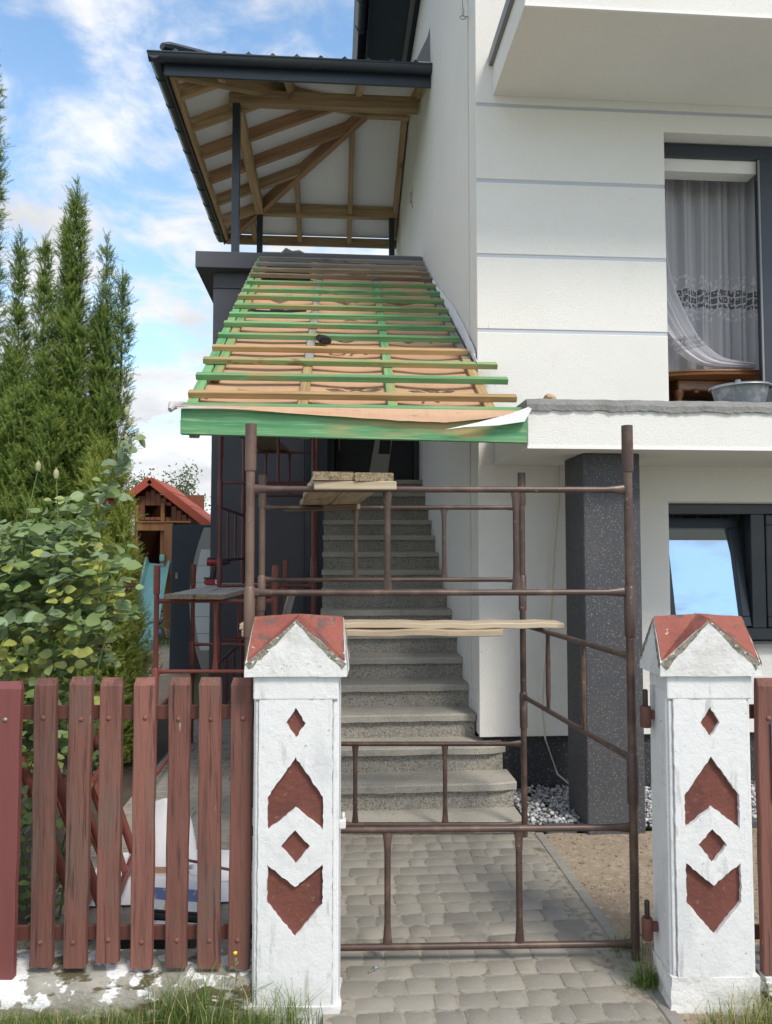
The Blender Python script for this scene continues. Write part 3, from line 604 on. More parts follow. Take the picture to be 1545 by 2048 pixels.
# metal tile covering with ribs along the front eave
tl = MB(); n = 150
for (ax, ay, bx, by, dirx) in ((XL-.02, YF-.06, XW, YF-.06, 1),):
    for i in range(n+1):
        x = ax+(bx-ax)*i/n; ph = ((x-ax) % .255)/.255; h = .034*max(0, 1-abs(ph-.5)/.11)
        d = min(x-XL, YM-YF)
        tl.v += [(x, YF-.075, ZE+.150+h), (x, YF-.075, ZE+.10+h), (x, YF+max(d, 0), ZE+SL*max(d, 0)+.20+h)]
    for i in range(n):
        a = i*3; b = a+3; tl.f += [(a, b, b+2, a+2), (a+1, b+1, b, a)]
tl.build('tile_sheet', M['anthracite'], porch)
for pts in ([(XL-.03, YF-.05, ZE+.15), (XL-.03, YB+.05, ZE+.15), tuple(apex+Vector((0, 0, .18)))], [(XL-.03, YB+.05, ZE+.15), (XW, YB+.05, ZE+.15), (XW, YM, ZA+.18), tuple(apex+Vector((0, 0, .18)))]):
    slab_poly(pts, .02, 'tile_sheet', M['anthracite'], porch)
for a, b in (((XL-.03, YF-.07, ZE+.20), (XA, YM, ZA+.23)), ((XL-.03, YB+.05, ZE+.19), (XA, YM, ZA+.23)), ((XA, YM, ZA+.23), (XW, YM, ZA+.23))):
    a, b = Vector(a), Vector(b); MB().tube([a, a.lerp(b, .02), b], [.05, .075, .075], 8, rv=[.03, .05, .05]).build('hip_cap', M['anthracite'], porch)
MB().add([(XW-.16, YF, ZE+.21), (XW, YF, ZE+.21), (XW, YF+.02, ZE+.62), (XW-.03, YF+.02, ZE+.5)], [(0, 1, 2, 3)]).build('wall_flashing', M['sheetmetal'], porch)
# fascia boards and gutters
part('fascia', 'anthracite', (XL-.012, XW, YF-.03, YF, ZE-.09, ZE+.08), parent=porch)
part('fascia', 'anthracite', (XL-.03, XL-.005, YF, YB, ZE-.06, ZE+.08), parent=porch)
part('fascia', 'anthracite', (XL-.012, XW, YB, YB+.025, ZE-.03, ZE+.11), parent=porch)
def gutter_arc(c, r, z): return [(c+r*cos(a), z+r*.95*sin(a)) for a in [pi+pi*k/10 for k in range(11)]]
pr = gutter_arc(YF-.095, .065, ZE+.075)
G = MB(); G.prism(pr, XL-.16, XW, plane='yz'); gt = G.build('gutter', M['anthracite'], porch, smooth=True)
MB().tube([(XL-.16, YF-.16, ZE+.078), (XW, YF-.16, ZE+.078)], .011, 8).build('gutter_lip', M['anthracite'], gt)
pr = gutter_arc(XL-.095, .065, ZE+.075)
G = MB(); G.prism(pr, YF-.15, YB+.1); g2 = G.build('gutter', M['anthracite'], porch, smooth=True)
MB().tube([(XL-.16, YF-.16, ZE+.078), (XL-.16, YB+.1, ZE+.078)], .011, 8).build('gutter_lip', M['anthracite'], g2)
for i in range(9):
    yy = YF+.25+i*.5; MB().tube([(XL-.095+.069*cos(a), yy, ZE+.075+.067*sin(a)) for a in [pi+pi*k/8 for k in range(9)]], .009, 6).build('gutter_bracket', M['anthracite'], g2)
# posts, beams, rafters
PX, PY0, PY1, BZ = -1.165, 8.86, 11.76, 7.09
for (x, y) in ((PX, PY0), (PX, PY1), (.93, PY1)):
    MB().box(x-.045, x+.045, y-.045, y+.045, 5.188, BZ).build('post', M['anthracite'], porch, bevel=.004)
timber('beam', (PX-.09, PY0, BZ+.085), (XW-.02, PY0, BZ+.085), .11, .165, M['rafter'], porch)
timber('beam', (PX-.06, PY1, BZ+.055), (XW-.02, PY1, BZ+.055), .11, .17, M['rafter'], porch)
timber('beam', (PX, PY0+.057, BZ+.03), (PX, PY1-.057, BZ+.03), .12, .155, M['rafter'], porch)
for y in (8.40, 9.05, 9.70, 10.37, 11.04, 11.70):
    d = min(y-YF, YB-y); timber('rafter', (XL, y, ZE+.05), (XL+d, y, ZE+SL*d+.05), .075, .15, M['rafter_red'] if 9.5 < y < 10.6 else M['rafter'], porch)
for x in (-1.30, -.56, .26, .985):
    d = min(x-XL, YM-YF)
    timber('rafter', (x, YB, ZE+.05), (x, YB-d, ZE+SL*d+.05), .075, .15, M['rafter'], porch)
    timber('rafter', (x+.04, YF+.01, ZE+.05), (x+.04, YF+d, ZE+SL*d+.05), .075, .15, M['rafter'], porch)
timber('hip_rafter', (XL+.03, YB-.03, ZE+.03), tuple(apex+Vector((0, 0, .04))), .09, .18, M['rafter_red'], porch)
timber('hip_rafter', (XL+.03, YF+.03, ZE+.03), tuple(apex+Vector((0, 0, .04))), .09, .18, M['rafter'], porch)
timber('ridge_beam', tuple(apex+Vector((0, 0, .03))), (XW, YM, ZA+.03), .09, .18, M['rafter'], porch)
timber('wall_plate', (XL+.01, YB-.03, ZE+.02), (XW, YB-.03, ZE+.02), .05, .15, M['rafter'], porch)
timber('wall_plate', (XL+.03, YF+.02, ZE+.03), (XL+.03, YB-.02, ZE+.03), .05, .12, M['rafter'], porch)

# ------------------------------------------------------------------ lean-to roof over the stairs
TA = math.atan(.6217); ca, sa_ = cos(TA), sin(TA)
def on(Yv, h=0.0, x=0.0):                        # point of the batten-top plane, h measured along its normal
    return Vector((x, Yv-h*sa_, 2.60+.6217*(Yv-4.45)+h*ca))
lean = thing('lean_to_roof', (.1, 4.45, 2.4), 'unfinished lean-to roof with green battens over orange membrane above the stairs', 'roof')
BY = [4.47, 4.667, 4.955, 5.228, 5.497, 5.779, 6.048, 6.314, 6.559, 6.844, 7.107, 7.382, 7.653, 7.906, 8.165, 8.418, 8.66]
BL = [-.892, -.892, -.899, -.90, -.883, -.885, -.88, -.876, -.865, -.871, -.861, -.857, -.852, -.854, -.843, -.841, -.831]
BRt = [1.162, 1.168, 1.181, 1.170, 1.01, .995, 1.0, 1.0, 1.018, 1.035, 1.035, 1.035, 1.035, 1.035, 1.035, 1.035, 1.035]
BM = ['green', 'batten', 'green', 'green_worn', 'batten', 'green', 'green', 'green', 'green_worn', 'green_worn', 'green', 'green', 'batten_old', 'batten_old', 'batten_grey', 'batten_grey', 'batten_grey']
NRM = Vector((0, -sa_, ca))
for i, yb in enumerate(BY):
    dz = random.uniform(-.006, .006)
    timber('batten', on(yb, -.02, BL[i])+Vector((0, dz, -dz*.5)), on(yb, -.02, BRt[i]), .052, .04, M[BM[i]], lean, upv=NRM)
CB = [((-.86, 4.5), (-.84, 8.6), 'green'), ((-.785, 4.97), (-.77, 7.9), 'green_worn'), ((-.187, 4.5), (-.175, 5.35), 'batten'), ((-.175, 5.36), (-.136, 8.6), 'batten_grey'),
      ((.37, 4.5), (.437, 7.42), 'green'), ((.437, 7.43), (.46, 8.6), 'batten_grey'), ((.985, 4.5), (.985, 5.42), 'batten'), ((.985, 5.43), (.99, 8.6), 'batten_grey')]
for a, b, m_ in CB: timber('counter_batten', on(a[1], -.054, a[0]), on(b[1], -.054, b[0]), .062, .026, M[m_], lean, upv=NRM)
for x in (-.84, -.17, .40, .975): timber('rafter', on(4.48, -.155, x), on(8.68, -.155, x), .06, .14, M['batten_old'], lean, upv=NRM)
fz = Vector((0, 4.43, 2.48))
timber('fascia_board', (-.886, 4.432, 2.497), (1.166, 4.432, 2.466), .04, .145, M['fascia_green'], lean)
CX_ = [-.86, -.18, .40, .985]
def memh(x, y):                                   # sag of the membrane between the counter battens
    k = 0
    for a, b in zip(CX_, CX_[1:]):
        if a <= x <= b: k = sin(pi*(x-a)/(b-a))
    w = .010*sin(y*21+1.5*sin(x*3))+.012*mn.noise((x*2.2, y*5.5, 0))
    return -.072-.014*k+w*k*.7
def membrane():
    nx, ny = 76, 130; V = []; F = []
    for j in range(ny+1):
        y = 4.41+(8.62-4.41)*j/ny
        for i in range(nx+1):
            x = -.90+(1.03+.90)*i/nx; h = memh(x, y)
            if x < -.87: h -= .02*(1+sin(y*40))*.5
            V.append(tuple(on(y, h, x)))
    for j in range(ny):
        for i in range(nx):
            x = -.90+1.93*(i+.5)/nx; y = 4.41+4.21*(j+.5)/ny
            e = .05*mn.noise((x*7, y*7, 3))
            if -.74 < x+e < -.26 and 7.62 < y+e < 8.62: continue                   # torn open by the terrace
            if -.76 < x+e < -.24 and 6.60 < y+e*.4 < 6.69: continue
            F.append((j*(nx+1)+i, j*(nx+1)+i+1, (j+1)*(nx+1)+i+1, (j+1)*(nx+1)+i))
    return np_mesh('membrane', V, F, M['membrane'], smooth=True)
mem = membrane(); mem.transform(WM[lean.name].inverted()); mem_o = link('membrane', mem, lean, WM[lean.name])
# printing on the membrane
def printed(txt, cx, cy, size, rot=0, sx=1.0):
    cu = bpy.data.curves.new('t', 'FONT'); cu.body = txt; cu.size = size; cu.align_x = 'CENTER'; cu.align_y = 'CENTER'; cu.resolution_u = 2
    o = bpy.data.objects.new('t', cu); COL.objects.link(o); dg = bpy.context.evaluated_depsgraph_get(); me = bpy.data.meshes.new_from_object(o.evaluated_get(dg)); bpy.data.objects.remove(o)
    bm = bmesh.new(); bm.from_mesh(me); bmesh.ops.triangulate(bm, faces=bm.faces); bmesh.ops.subdivide_edges(bm, edges=[e for e in bm.edges if e.calc_length() > .02], cuts=2)
    for v in bm.verts:
        x = v.co.x*cos(rot)*sx-v.co.y*sin(rot); y = v.co.x*sin(rot)*sx+v.co.y*cos(rot)
        X, Yv = cx+x, cy+y*ca; v.co = on(Yv, memh(X, Yv)+.003, X)
    bm.to_mesh(me); bm.free(); me.materials.append(M['print']); me.transform(WM[lean.name].inverted()); return link('membrane_print', me, mem_o, WM[lean.name])
for t in (('C', -.36, 5.08, .17, .3, 1.25), ('P', -.78, 4.76, .16, .2, 1.2), ('O', -.60, 4.83, .17, .2, 1.3), ('O', .06, 4.60, .18, .15, 1.3), ('DAR', .17, 5.63, .20, .12, 1.1), ('A', .15, 6.42, .17, .1, 1.2), ('R', .82, 5.93, .18, .1, 1.2), ('A', .62, 4.76, .16, .2, 1.2),
          ('gamma', .12, 6.70, .075), ('gamma', .72, 6.70, .075), ('gamma', .12, 7.24, .075), ('gamma', .72, 7.24, .075), ('gamma', -.5, 7.20, .075), ('gamma', .72, 5.36, .06), ('gamma', .30, 5.36, .06)): printed(*t)
def chevron(cx, cy, s):
    m_ = MB()
    def P(a, b): X, Yv = cx+a*s, cy+b*s*ca; return on(Yv, memh(X, Yv)+.0028, X)
    for q in ([(-1, .3), (0, -.5), (.25, -.3), (-.6, .45)], [(.05, -.45), (1, .4), (.7, .55), (-.1, -.15)], [(-.25, .1), (-.05, -.05), (.05, .05), (-.1, .2)], [(.1, .3), (.3, .15), (.4, .25), (.2, .42)], [(-.4, .55), (0, .25), (.45, .6), (0, .75)]): m_.add([P(*p) for p in q], [(0, 1, 2, 3)])
    m_.build('membrane_print', M['print'], mem_o)
for c in ((.14, 4.85, .19), (.66, 4.86, .16), (.10, 5.92, .18), (.60, 5.93, .15), (.12, 6.95, .17), (.62, 6.95, .16), (-.5, 6.97, .15), (-.50, 5.95, .15), (.3, 8.02, .14), (.75, 7.95, .13)): chevron(*c)
# loose bottom edge of the membrane sagging over the fascia board
def flap():
    n = 60; V = []; F = []; Wv = []; Wf = []
    for i in range(n+1):
        u = i/n; x = -.90+u*2.08; drop = float(np.interp(u, [0, .15, .35, .62, .75, .86, 1], [.010, .022, .046, .076, .084, .06, .006]))
        top = Vector((x, 4.408, 2.592-.004*u)); 
        for k in range(6):
            v = k/5; yy = top.y-.012*sin(pi*v*.5)-.012*v-.008*mn.noise((x*4, v*2, 7))*v; V.append((x, yy-(.004 if v > .3 else 0), top.z-drop*v-.004*mn.noise((x*9, v, 1))*v))
    for i in range(n):
        for k in range(5): F.append((i*6+k, (i+1)*6+k, (i+1)*6+k+1, i*6+k+1))
    return V, F
V, F = flap(); me = np_mesh('membrane_edge', V, F, M['membrane'], smooth=True); me.transform(WM[lean.name].inverted()); link('membrane_edge', me, lean, WM[lean.name])
fold = [(.66, 4.372, 2.462), (.78, 4.368, 2.478), (.98, 4.366, 2.49), (1.14, 4.368, 2.515), (1.186, 4.37, 2.592), (1.165, 4.374, 2.604), (1.05, 4.374, 2.560), (.86, 4.373, 2.508)]
MB().add(fold, [(0, 1, 7), (1, 2, 6, 7), (2, 3, 5, 6), (3, 4, 5)]).build('membrane_fold', M['membrane_white'], lean, smooth=True)
fold = [(-.905, 4.385, 2.588), (-.70, 4.376, 2.580), (-.42, 4.374, 2.570), (-.66, 4.374, 2.570), (-.90, 4.378, 2.568)]
MB().add(fold, [(0, 1, 4), (1, 2, 3), (1, 3, 4)]).build('membrane_fold', M['membrane_fold'], lean)
MB().tube([(-.935, 4.36, 2.555), (-.93, 4.385, 2.585), (-.905, 4.43, 2.60), (-.89, 4.5, 2.625)], [.012, .024, .022, .012], 9, rv=[.018, .028, .02, .01]).build('membrane_fold', M['membrane_fold'], lean, smooth=True)
# white upstand of the membrane along the wall
up = MB(); n = 40
for i in range(n+1):
    y = 5.20+(7.6-5.20)*i/n; w = .03+.075*sin(pi*min(1, i/n*1.15+.05))+.02*mn.noise((y*6, 1, 4)); b = on(y, -.03, 1.028-.012*abs(mn.noise((y*4, 2, 2))))
    up.v += [tuple(b), tuple(b+Vector((.006, -.004, max(.01, w)*.6))), tuple(b+Vector((.016 if y > 5.36 else -.01, -.01, max(.015, w))))]
for i in range(n): up.f += [(i*3, i*3+3, i*3+4, i*3+1), (i*3+1, i*3+4, i*3+5, i*3+2)]
up.build('membrane_upstand', M['membrane_white'], lean, smooth=True)
bx = MB().box(-.05, .05, -.05, .05, -.02, .03, M=Matrix.Translation(on(5.72, -.025, -.075)) @ Matrix.Rotation(.5, 4, 'Z') @ Matrix.Rotation(TA, 4, 'X')).build('tool_pouch', M['black'], None, bevel=.012, seg=2)
tag(bx, 'small black tool pouch lying between the green battens', 'pouch')
rag = MB(); rag.tube([(-.62, 8.66, 5.20), (-.55, 8.66, 5.235), (-.48, 8.66, 5.22), (-.40, 8.66, 5.225), (-.30, 8.66, 5.198)], [.01, .05, .035, .04, .01], 8, rv=[.008, .045, .02, .028, .006])
tag(rag.build('crumpled_rag', M['batten_grey'], smooth=True), 'crumpled grey rag on the edge of the terrace slab', 'rag')

# ------------------------------------------------------------------ scaffolds
def flared(p, q, r, m, name, parent, flare=1.75, upv=None):
    """tube with squeezed, flared ends"""
    p, q = Vector(p), Vector(q); L = (q-p).length; ts = [0, .05/L, .10/L, .5, 1-.10/L, 1-.05/L, 1]
    up = (0, 0, 1) if abs((q-p).normalized().z) < .9 else (upv or (.3, 1, 0))
    pts = [p.lerp(q, t) for t in ts]
    a = [r*.62, r*.72, r, r, r, r*.72, r*.62]; b = [r*flare, r*1.25, r, r, r, r*1.25, r*flare]
    return MB().tube(pts, a, 10, rv=b, upv=up).build(name, m, parent, smooth=True)
def tower(name, label, cat, corners, levels, top, mats, r=.019, struts=(.36, .70), group=None, skip=()):
    """corners: FL, FR, RR, RL (x, y); levels: list of (z_low, z_high, sides) with sides 'fb' or 'lr'"""
    FL, FR, RR, RL = corners; c = ((FL[0]+RR[0])/2, (FL[1]+RR[1])/2)
    t = thing(name, (c[0], c[1], 0), label, cat, group)
    mf, mr = mats
    names = {'f': (FL, FR), 'b': (RL, RR), 'l': (FL, RL), 'r': (FR, RR)}
    joints = []
    for zl, zh, sides in levels:
        joints.append(zl)
        for s in sides:
            A, B = names[s]; m_ = mf if s == 'f' else mr; rr_ = r*.74
            for z in (zl, zh): flared((A[0], A[1], z), (B[0], B[1], z), rr_, m_, 'rail', t)
            for u in struts:
                x, y = A[0]+(B[0]-A[0])*u, A[1]+(B[1]-A[1])*u
                flared((x, y, zl), (x, y, zh), rr_*1.0, m_, 'strut', t, 1.7, (B[0]-A[0], B[1]-A[1], 0))
    for ci, (x, y) in enumerate(corners):
        m_ = mf if ci < 2 else mr
        tp = top[ci] if isinstance(top, (list, tuple)) else top
        pl = MB().tube([(x, y, 0), (x, y, tp-.004)], r, 14).build('pole', m_, t, smooth=True)
        rs = r*1.30
        for zj in joints[1:]:
            MB().tube([(x, y, zj-.19), (x, y, zj-.18), (x, y, zj+.02), (x, y, zj+.028)], [rs*.97, rs, rs, r], 14).build('sleeve', m_, pl, smooth=True)
        MB().tube([(x, y, tp-.205), (x, y, tp-.198), (x, y, tp)], [rs*.97, rs, rs], 14).build('sleeve', m_, pl, smooth=True)
    return t
mixm = (M['tube'], M['tube'])
front = tower('scaffold_tower', 'brown tubular scaffold tower standing in the gateway before the stairs', 'scaffold',
      [(-.357, 3.29), (1.299, 3.214), (1.182, 4.62), (-.438, 4.733)], [(.068, .556, 'fb'), (.845, 1.285, 'lr'), (1.565, 2.015, 'fb')], [2.30, 2.30, 2.235, 2.22], mixm)
for o in list(front.children):
    if o.name.startswith('pole') and abs(o.bound_box[0][0]+WM[o.name].translation.x+.38) < .12:
        for q in [o]+list(o.children):
            q.data.materials[0] = M['tube_tan']
tower('scaffold_tower', 'low red scaffold tower in the paved yard with a drill and planks on top', 'scaffold',
      [(-1.255, 5.5), (-.41, 5.45), (-.425, 6.95), (-1.28, 7.05)], [(.14, .60, 'lr'), (.885, 1.385, 'fb')], [1.64, 1.64, 1.66, 1.62], (M['tube_red'], M['tube_red']), r=.0185, struts=(.5, .86))
tower('scaffold_tower', 'tall maroon scaffold tower close to the dark grey wing wall', 'scaffold',
      [(-.95, 6.42), (-.165, 6.42), (-.165, 7.94), (-.932, 7.94)], [(.33, .80, 'lr'), (1.0, 1.45, 'fb'), (1.66, 2.11, 'lr'), (2.32, 2.78, 'fb')], [2.74, 2.95, 3.0, 3.0], (M['tube_maroon'], M['tube_maroon']), r=.017, struts=(.3, .62))
def plank(L, w, t, m_, p0, p1, label, seed, group=None, name='plank', wob=.006, endm=None):
    o = link(name, plank_mesh(L, w, t, m_, seed, wob), None, frame_of(p0, p1)); return tag(o, label, 'plank', group)
# planks on the gateway scaffold
def lay_plank(p0, p1, w, t, m_, label, seed, wob=.005):
    o = plank((Vector(p1)-Vector(p0)).length, w, t, M[m_], p0, p1, label, seed, wob=wob)
    o.data.materials.append(M['end_grain'])
    for pg in o.data.polygons:
        if len(pg.vertices) > 4: pg.material_index = 1
    return o
a = lay_plank((.003, 3.13, 2.040), (-.128, 4.93, 2.032), .168, .036, 'plank', 'thick weathered plank, left of the two lying lengthways on the upper scaffold rails', 1)
b = lay_plank((.178, 3.13, 2.040), (.047, 4.93, 2.032), .164, .036, 'plank', 'cracked thick plank, right of the two lying lengthways on the upper scaffold rails', 2)
cl = timber('plank_cleat', (-.078, 3.155, 2.020), (.268, 3.140, 2.020), .035, .036, M['plank_pale'], None, bevel=.004); tag(cl, 'short pale cleat board under the front ends of the upper planks', 'board')
timber('plank_cleat', (-.30, 4.86, 2.015), (.16, 4.60, 2.015), .05, .034, M['batten_old'], None, bevel=.004)
tag(bpy.data.objects['plank_cleat.001'], 'dark diagonal batten under the rear of the upper planks', 'board')
lay_plank((-.52, 4.43, 1.300), (1.335, 4.35, 1.300), .20, .032, 'plank_pale', 'long pale plank laid across the scaffold at head height behind the gate pillar', 3, .011)
lay_plank((-.50, 4.37, 1.262), (.97, 4.29, 1.262), .15, .036, 'plank', 'shorter board tucked under the long pale plank', 4, .007)
# planks on the red scaffold
lay_plank((-1.075, 5.36, 1.404), (-.93, 7.16, 1.404), .205, .034, 'plank_grey', 'grey plank on the low red scaffold, the left one below the drill', 5)
lay_plank((-.858, 5.36, 1.404), (-.712, 7.16, 1.404), .205, .034, 'plank_grey', 'grey plank on the low red scaffold, the right one of the pair', 6)
lay_plank((-.78, 6.30, 2.800), (-.62, 8.1, 2.800), .30, .03, 'batten_old', 'dark board on top of the tall maroon scaffold under the green fascia', 7)
timber('brace_board', (-.70, 6.55, .02), (-.36, 6.75, 1.36), .022, .07, M['plank_grey'], None); tag(bpy.data.objects['brace_board'], 'slanting grey board leaning inside the low red scaffold', 'board')

# cordless drill standing on the planks
def drill():
    o = thing('cordless_drill', (-1.06, 6.78, 1.438), 'red and black cordless drill standing on its battery on the grey planks', 'drill', rz=radians(12))
    def P(mb, nm, m_, **k): return mb.build(nm, M[m_], o, local=True, **k)
    P(MB().box(-.075, .055, -.038, .038, 0, .058), 'battery', 'tool_red', bevel=.012, seg=2)
    P(MB().box(-.08, .05, -.034, .034, .056, .07), 'battery_clip', 'black', bevel=.005)
    P(MB().tube([(-.005, 0, .062), (.01, 0, .12), (.022, 0, .175)], [.019, .021, .024], 10, rv=[.026, .024, .026], upv=(1, 0, 0)), 'grip', 'black', smooth=True)
    P(MB().tube([(-.055, 0, .205), (-.045, 0, .205), (.06, 0, .205), (.075, 0, .203)], [.028, .034, .036, .03], 14), 'motor_housing', 'tool_red', smooth=True)
    P(MB().tube([(.07, 0, .205), (.105, 0, .205), (.125, 0, .205), (.15, 0, .205)], [.033, .031, .026, .014], 14), 'chuck', 'black', smooth=True)
    P(MB().box(-.05, .07, -.03, .03, .228, .246), 'top_cover', 'black', bevel=.008)
    P(MB().box(.024, .04, -.009, .009, .135, .17), 'trigger', 'black', bevel=.004)
    P(MB().box(.02, .045, -.0395, -.0375, .012, .05), 'sticker', 'paper')
drill()

# ------------------------------------------------------------------ gate pillars and fence
FRZ = -math.atan(.0624)
def jag(pts, step=.012, amp=.0022, seed=0):
    rr = random.Random(seed); out = []
    for i, p in enumerate(pts):
        q = pts[(i+1) % len(pts)]; d = sqrt((q[0]-p[0])**2+(q[1]-p[1])**2); n = max(1, int(d/step))
        for k in range(n):
            t = k/n; a = amp if k else amp*.5; out.append((p[0]+(q[0]-p[0])*t+rr.uniform(-a, a), p[1]+(q[1]-p[1])*t+rr.uniform(-a, a)))
    return out
def holed_slab(outer, holes, y0, y1):
    cu = bpy.data.curves.new('c', 'CURVE'); cu.dimensions = '2D'; cu.fill_mode = 'BOTH'; cu.extrude = (y1-y0)/2; cu.bevel_depth = 0
    for ring in [outer]+holes:
        s = cu.splines.new('POLY'); s.points.add(len(ring)-1); s.use_cyclic_u = True
        for p, (x, z) in zip(s.points, ring): p.co = (x, z, 0, 1)
    o = bpy.data.objects.new('c', cu); COL.objects.link(o); dg = bpy.context.evaluated_depsgraph_get()
    me = bpy.data.meshes.new_from_object(o.evaluated_get(dg)); bpy.data.objects.remove(o)
    me.transform(Matrix.Translation((0, (y0+y1)/2, 0)) @ Matrix.Rotation(pi/2, 4, 'X'))
    me.materials.clear(); return me
HOLES = [[(0, 1.141), (.037, 1.083), (0, 1.025), (-.037, 1.083)],
         [(0, .952), (.106, .803), (.106, .677), (0, .760), (-.106, .677), (-.106, .803)],
         [(0, .677), (.056, .617), (0, .548), (-.056, .617)],
         [(-.106, .548), (0, .464), (.106, .548), (.106, .402), (0, .277), (-.106, .402)]]
def pillar(loc, label, seed, base_top, lean=0.0):
    o = thing('gate_pillar', loc, label, 'gate pillar', 'pillars of the open gateway', rz=FRZ)
    P = lambda mb, nm, m_, par=o, **k: mb.build(nm, M[m_], par, local=True, **k)
    rr = random.Random(seed)
    # front slab with sunk diamonds, core, corner mouldings, full-width head and base
    z0 = base_top
    sl = holed_slab(jag([(-.142, z0), (.142, z0), (.142, 1.17), (-.142, 1.17)], .02, .0015, seed), [jag(h, .012, .0022, seed+i) for i, h in enumerate(HOLES)], -.168, -.140)
    sl.materials.append(M['white_paint']); sh = link('front_slab', sl, o, WM[o.name])
    P(MB().box(-.138, .138, -.1395, -.13, z0+.05, 1.165), 'recess_panel', 'inset_red', par=sh)
    P(MB().box(-.165, .165, -.1295, .168, z0, 1.20), 'shaft', 'white_paint', bevel=.006)
    for sx in (-1, 1): P(MB().box(min(sx*.143, sx*.157), max(sx*.143, sx*.157), -.150, -.130, z0, 1.165), 'corner_moulding', 'white_paint', bevel=.004)
    P(MB().box(-.165, .165, -.168, -.1297, 1.171, 1.262), 'head_band', 'white_paint', bevel=.005)
    P(MB().box(-.164, .164, -.1297, .166, 1.2005, 1.262), 'head_block', 'white_paint')
    bs = MB(); nseg = 10
    bm = bmesh.new(); bmesh.ops.create_cube(bm, size=1); bmesh.ops.subdivide_edges(bm, edges=bm.edges, cuts=7, use_grid_fill=True)
    for v in bm.verts:
        x, y, z = v.co; k = .170+.010*(z < 0); n3 = Vector((mn.noise(Vector((x*3+seed, y*3, z*3))), mn.noise(Vector((x*3, y*3+seed+9, z*3))), 0))*.014
        v.co = Vector((x*2*k, y*2*k, -.08+(z+.5)*(z0+.082)))+n3
    me = bpy.data.meshes.new('base'); bm.to_mesh(me); bm.free(); me.materials.append(M['white_paint'] if seed == 1 else M['cap_white']); link('base', me, o, WM[o.name])
    # cross-gabled cap
    w, wt, zb, zc, za = .198, .178, 1.262, 1.312, 1.478
    def cap_pts(k, dz): return {'c': (0, 0, za+.012+dz)}
    cor = [(-w, -w), (w, -w), (w, w), (-w, w)]; ap = [(0, -wt), (wt, 0), (0, wt), (-wt, 0)]
    vs = [(x, y, zb) for x, y in cor]+[(x*.985, y*.985, zc) for x, y in cor]+[(x, y, za) for x, y in ap]+[(0, 0, za+.01)]
    fs = [(3, 2, 1, 0)]
    for i in range(4): j = (i+1) % 4; fs += [(i, j, 4+j, 8+i, 4+i), (4+i, 8+i, 12), (8+i, 4+j, 12)]
    def rough(mb, nm, m_, cuts, amp, par):
        me = mb.mesh(nm, M[m_]); bm = bmesh.new(); bm.from_mesh(me); bmesh.ops.triangulate(bm, faces=bm.faces); bmesh.ops.subdivide_edges(bm, edges=bm.edges, cuts=cuts, use_grid_fill=True)
        for v in bm.verts: v.co += Vector([mn.noise(v.co*16+Vector((seed*5, k*7, 0))) for k in range(3)])*amp
        bm.to_mesh(me); bm.free(); return link(nm, me, par, WM[o.name])
    cap = rough(MB().add(vs, fs), 'cap', 'cap_white', 5, .004, o)
    m2 = MB(); m3 = MB()
    for i in range(4):
        j = (i+1) % 4; A = Vector(ap[i]).to_3d(); A.z = za; CI = Vector((*cor[i], 0))*.985; CI.z = zc; CJ = Vector((*cor[j], 0))*.985; CJ.z = zc; T0 = Vector((0, 0, za+.01)); d = Vector((0, 0, .006))
        for Q in (CI, CJ):
            cen = (A+Q+T0)/3
            s = .045
            A2, Q2, T2 = A.lerp(cen, s*.5), Q.lerp(cen, s*1.6), T0.lerp(cen, 0)
            n_ = (Q-A).cross(T0-A); n_ = n_ if n_.z > 0 else -n_
            m2.add([A2+d, Q2+d, T2+d, A2-d*2, Q2-d*2, T2-d*2], [(0, 1, 2), (0, 3, 4, 1), (1, 4, 5, 2), (2, 5, 3, 0)])
        # grimy strips along the gable edges
        gi = (CI+CJ)/2; inn = Vector((0, 0, zb+.05))
        nrm = Vector((ap[i][0], ap[i][1], 0)).normalized()*.0045
        for Q in (CI, CJ):
            nn_ = 16; b0 = len(m3.v)
            for q_ in range(nn_+1):
                t = q_/nn_; e = A.lerp(Q, t); wd = (.003+.024*t)*rr.uniform(.7, 1.2)+.003; inward = (gi-e).normalized()*.6+Vector((0, 0, -.8))
                m3.v += [tuple(e+nrm), tuple(e+nrm+inward*wd)]
            m3.f += [(b0+2*q_, b0+2*q_+2, b0+2*q_+3, b0+2*q_+1) for q_ in range(nn_)]
    rough(m2, 'cap_roof', 'cap_red', 4, .003, cap)
    rough(m3, 'grimy_edge', 'cap_dirty', 1, .0012, cap)
    return o
def shallow(o, k=.58):
    for c in o.children_recursive:
        if c.type == 'MESH':
            for v in c.data.vertices: v.co.y = -.168+(v.co.y+.168)*k
_pillar = pillar
def pillar(*a):
    o = _pillar(*a); bpy.context.view_layer.update(); shallow(o); return o
pL = pillar((-.128, 3.118, 0), 'white gate pillar with sunk red diamonds at the right end of the picket fence', 1, .02)
pR = pillar((1.475, 3.018, 0), 'white gate pillar with red diamonds and two hinge pins, by the sandy soil', 2, .12)
def hinge(z, dx):
    P = lambda mb, nm, m_, par=pR, **k: mb.build(nm, M[m_], par, local=True, **k)
    h = P(MB().lathe([(.0, z-.055), (.020, z-.055), (.022, z-.05), (.022, z+.025), (.019, z+.03), (0, z+.03)], -.225+dx, -.02, 16), 'hinge', 'rail', smooth=True)
    P(MB().lathe([(.0, z+.028), (.0105, z+.028), (.0105, z+.092), (.008, z+.097), (0, z+.097)], -.225+dx, -.02, 12), 'hinge_pin', 'tube_dark', par=h, smooth=True)
    P(MB().box(-.207+dx, -.160, -.032, -.008, z-.022, z+.012), 'hinge_arm', 'rail', par=h, bevel=.003)
hinge(1.085, .026); hinge(.245, .018)
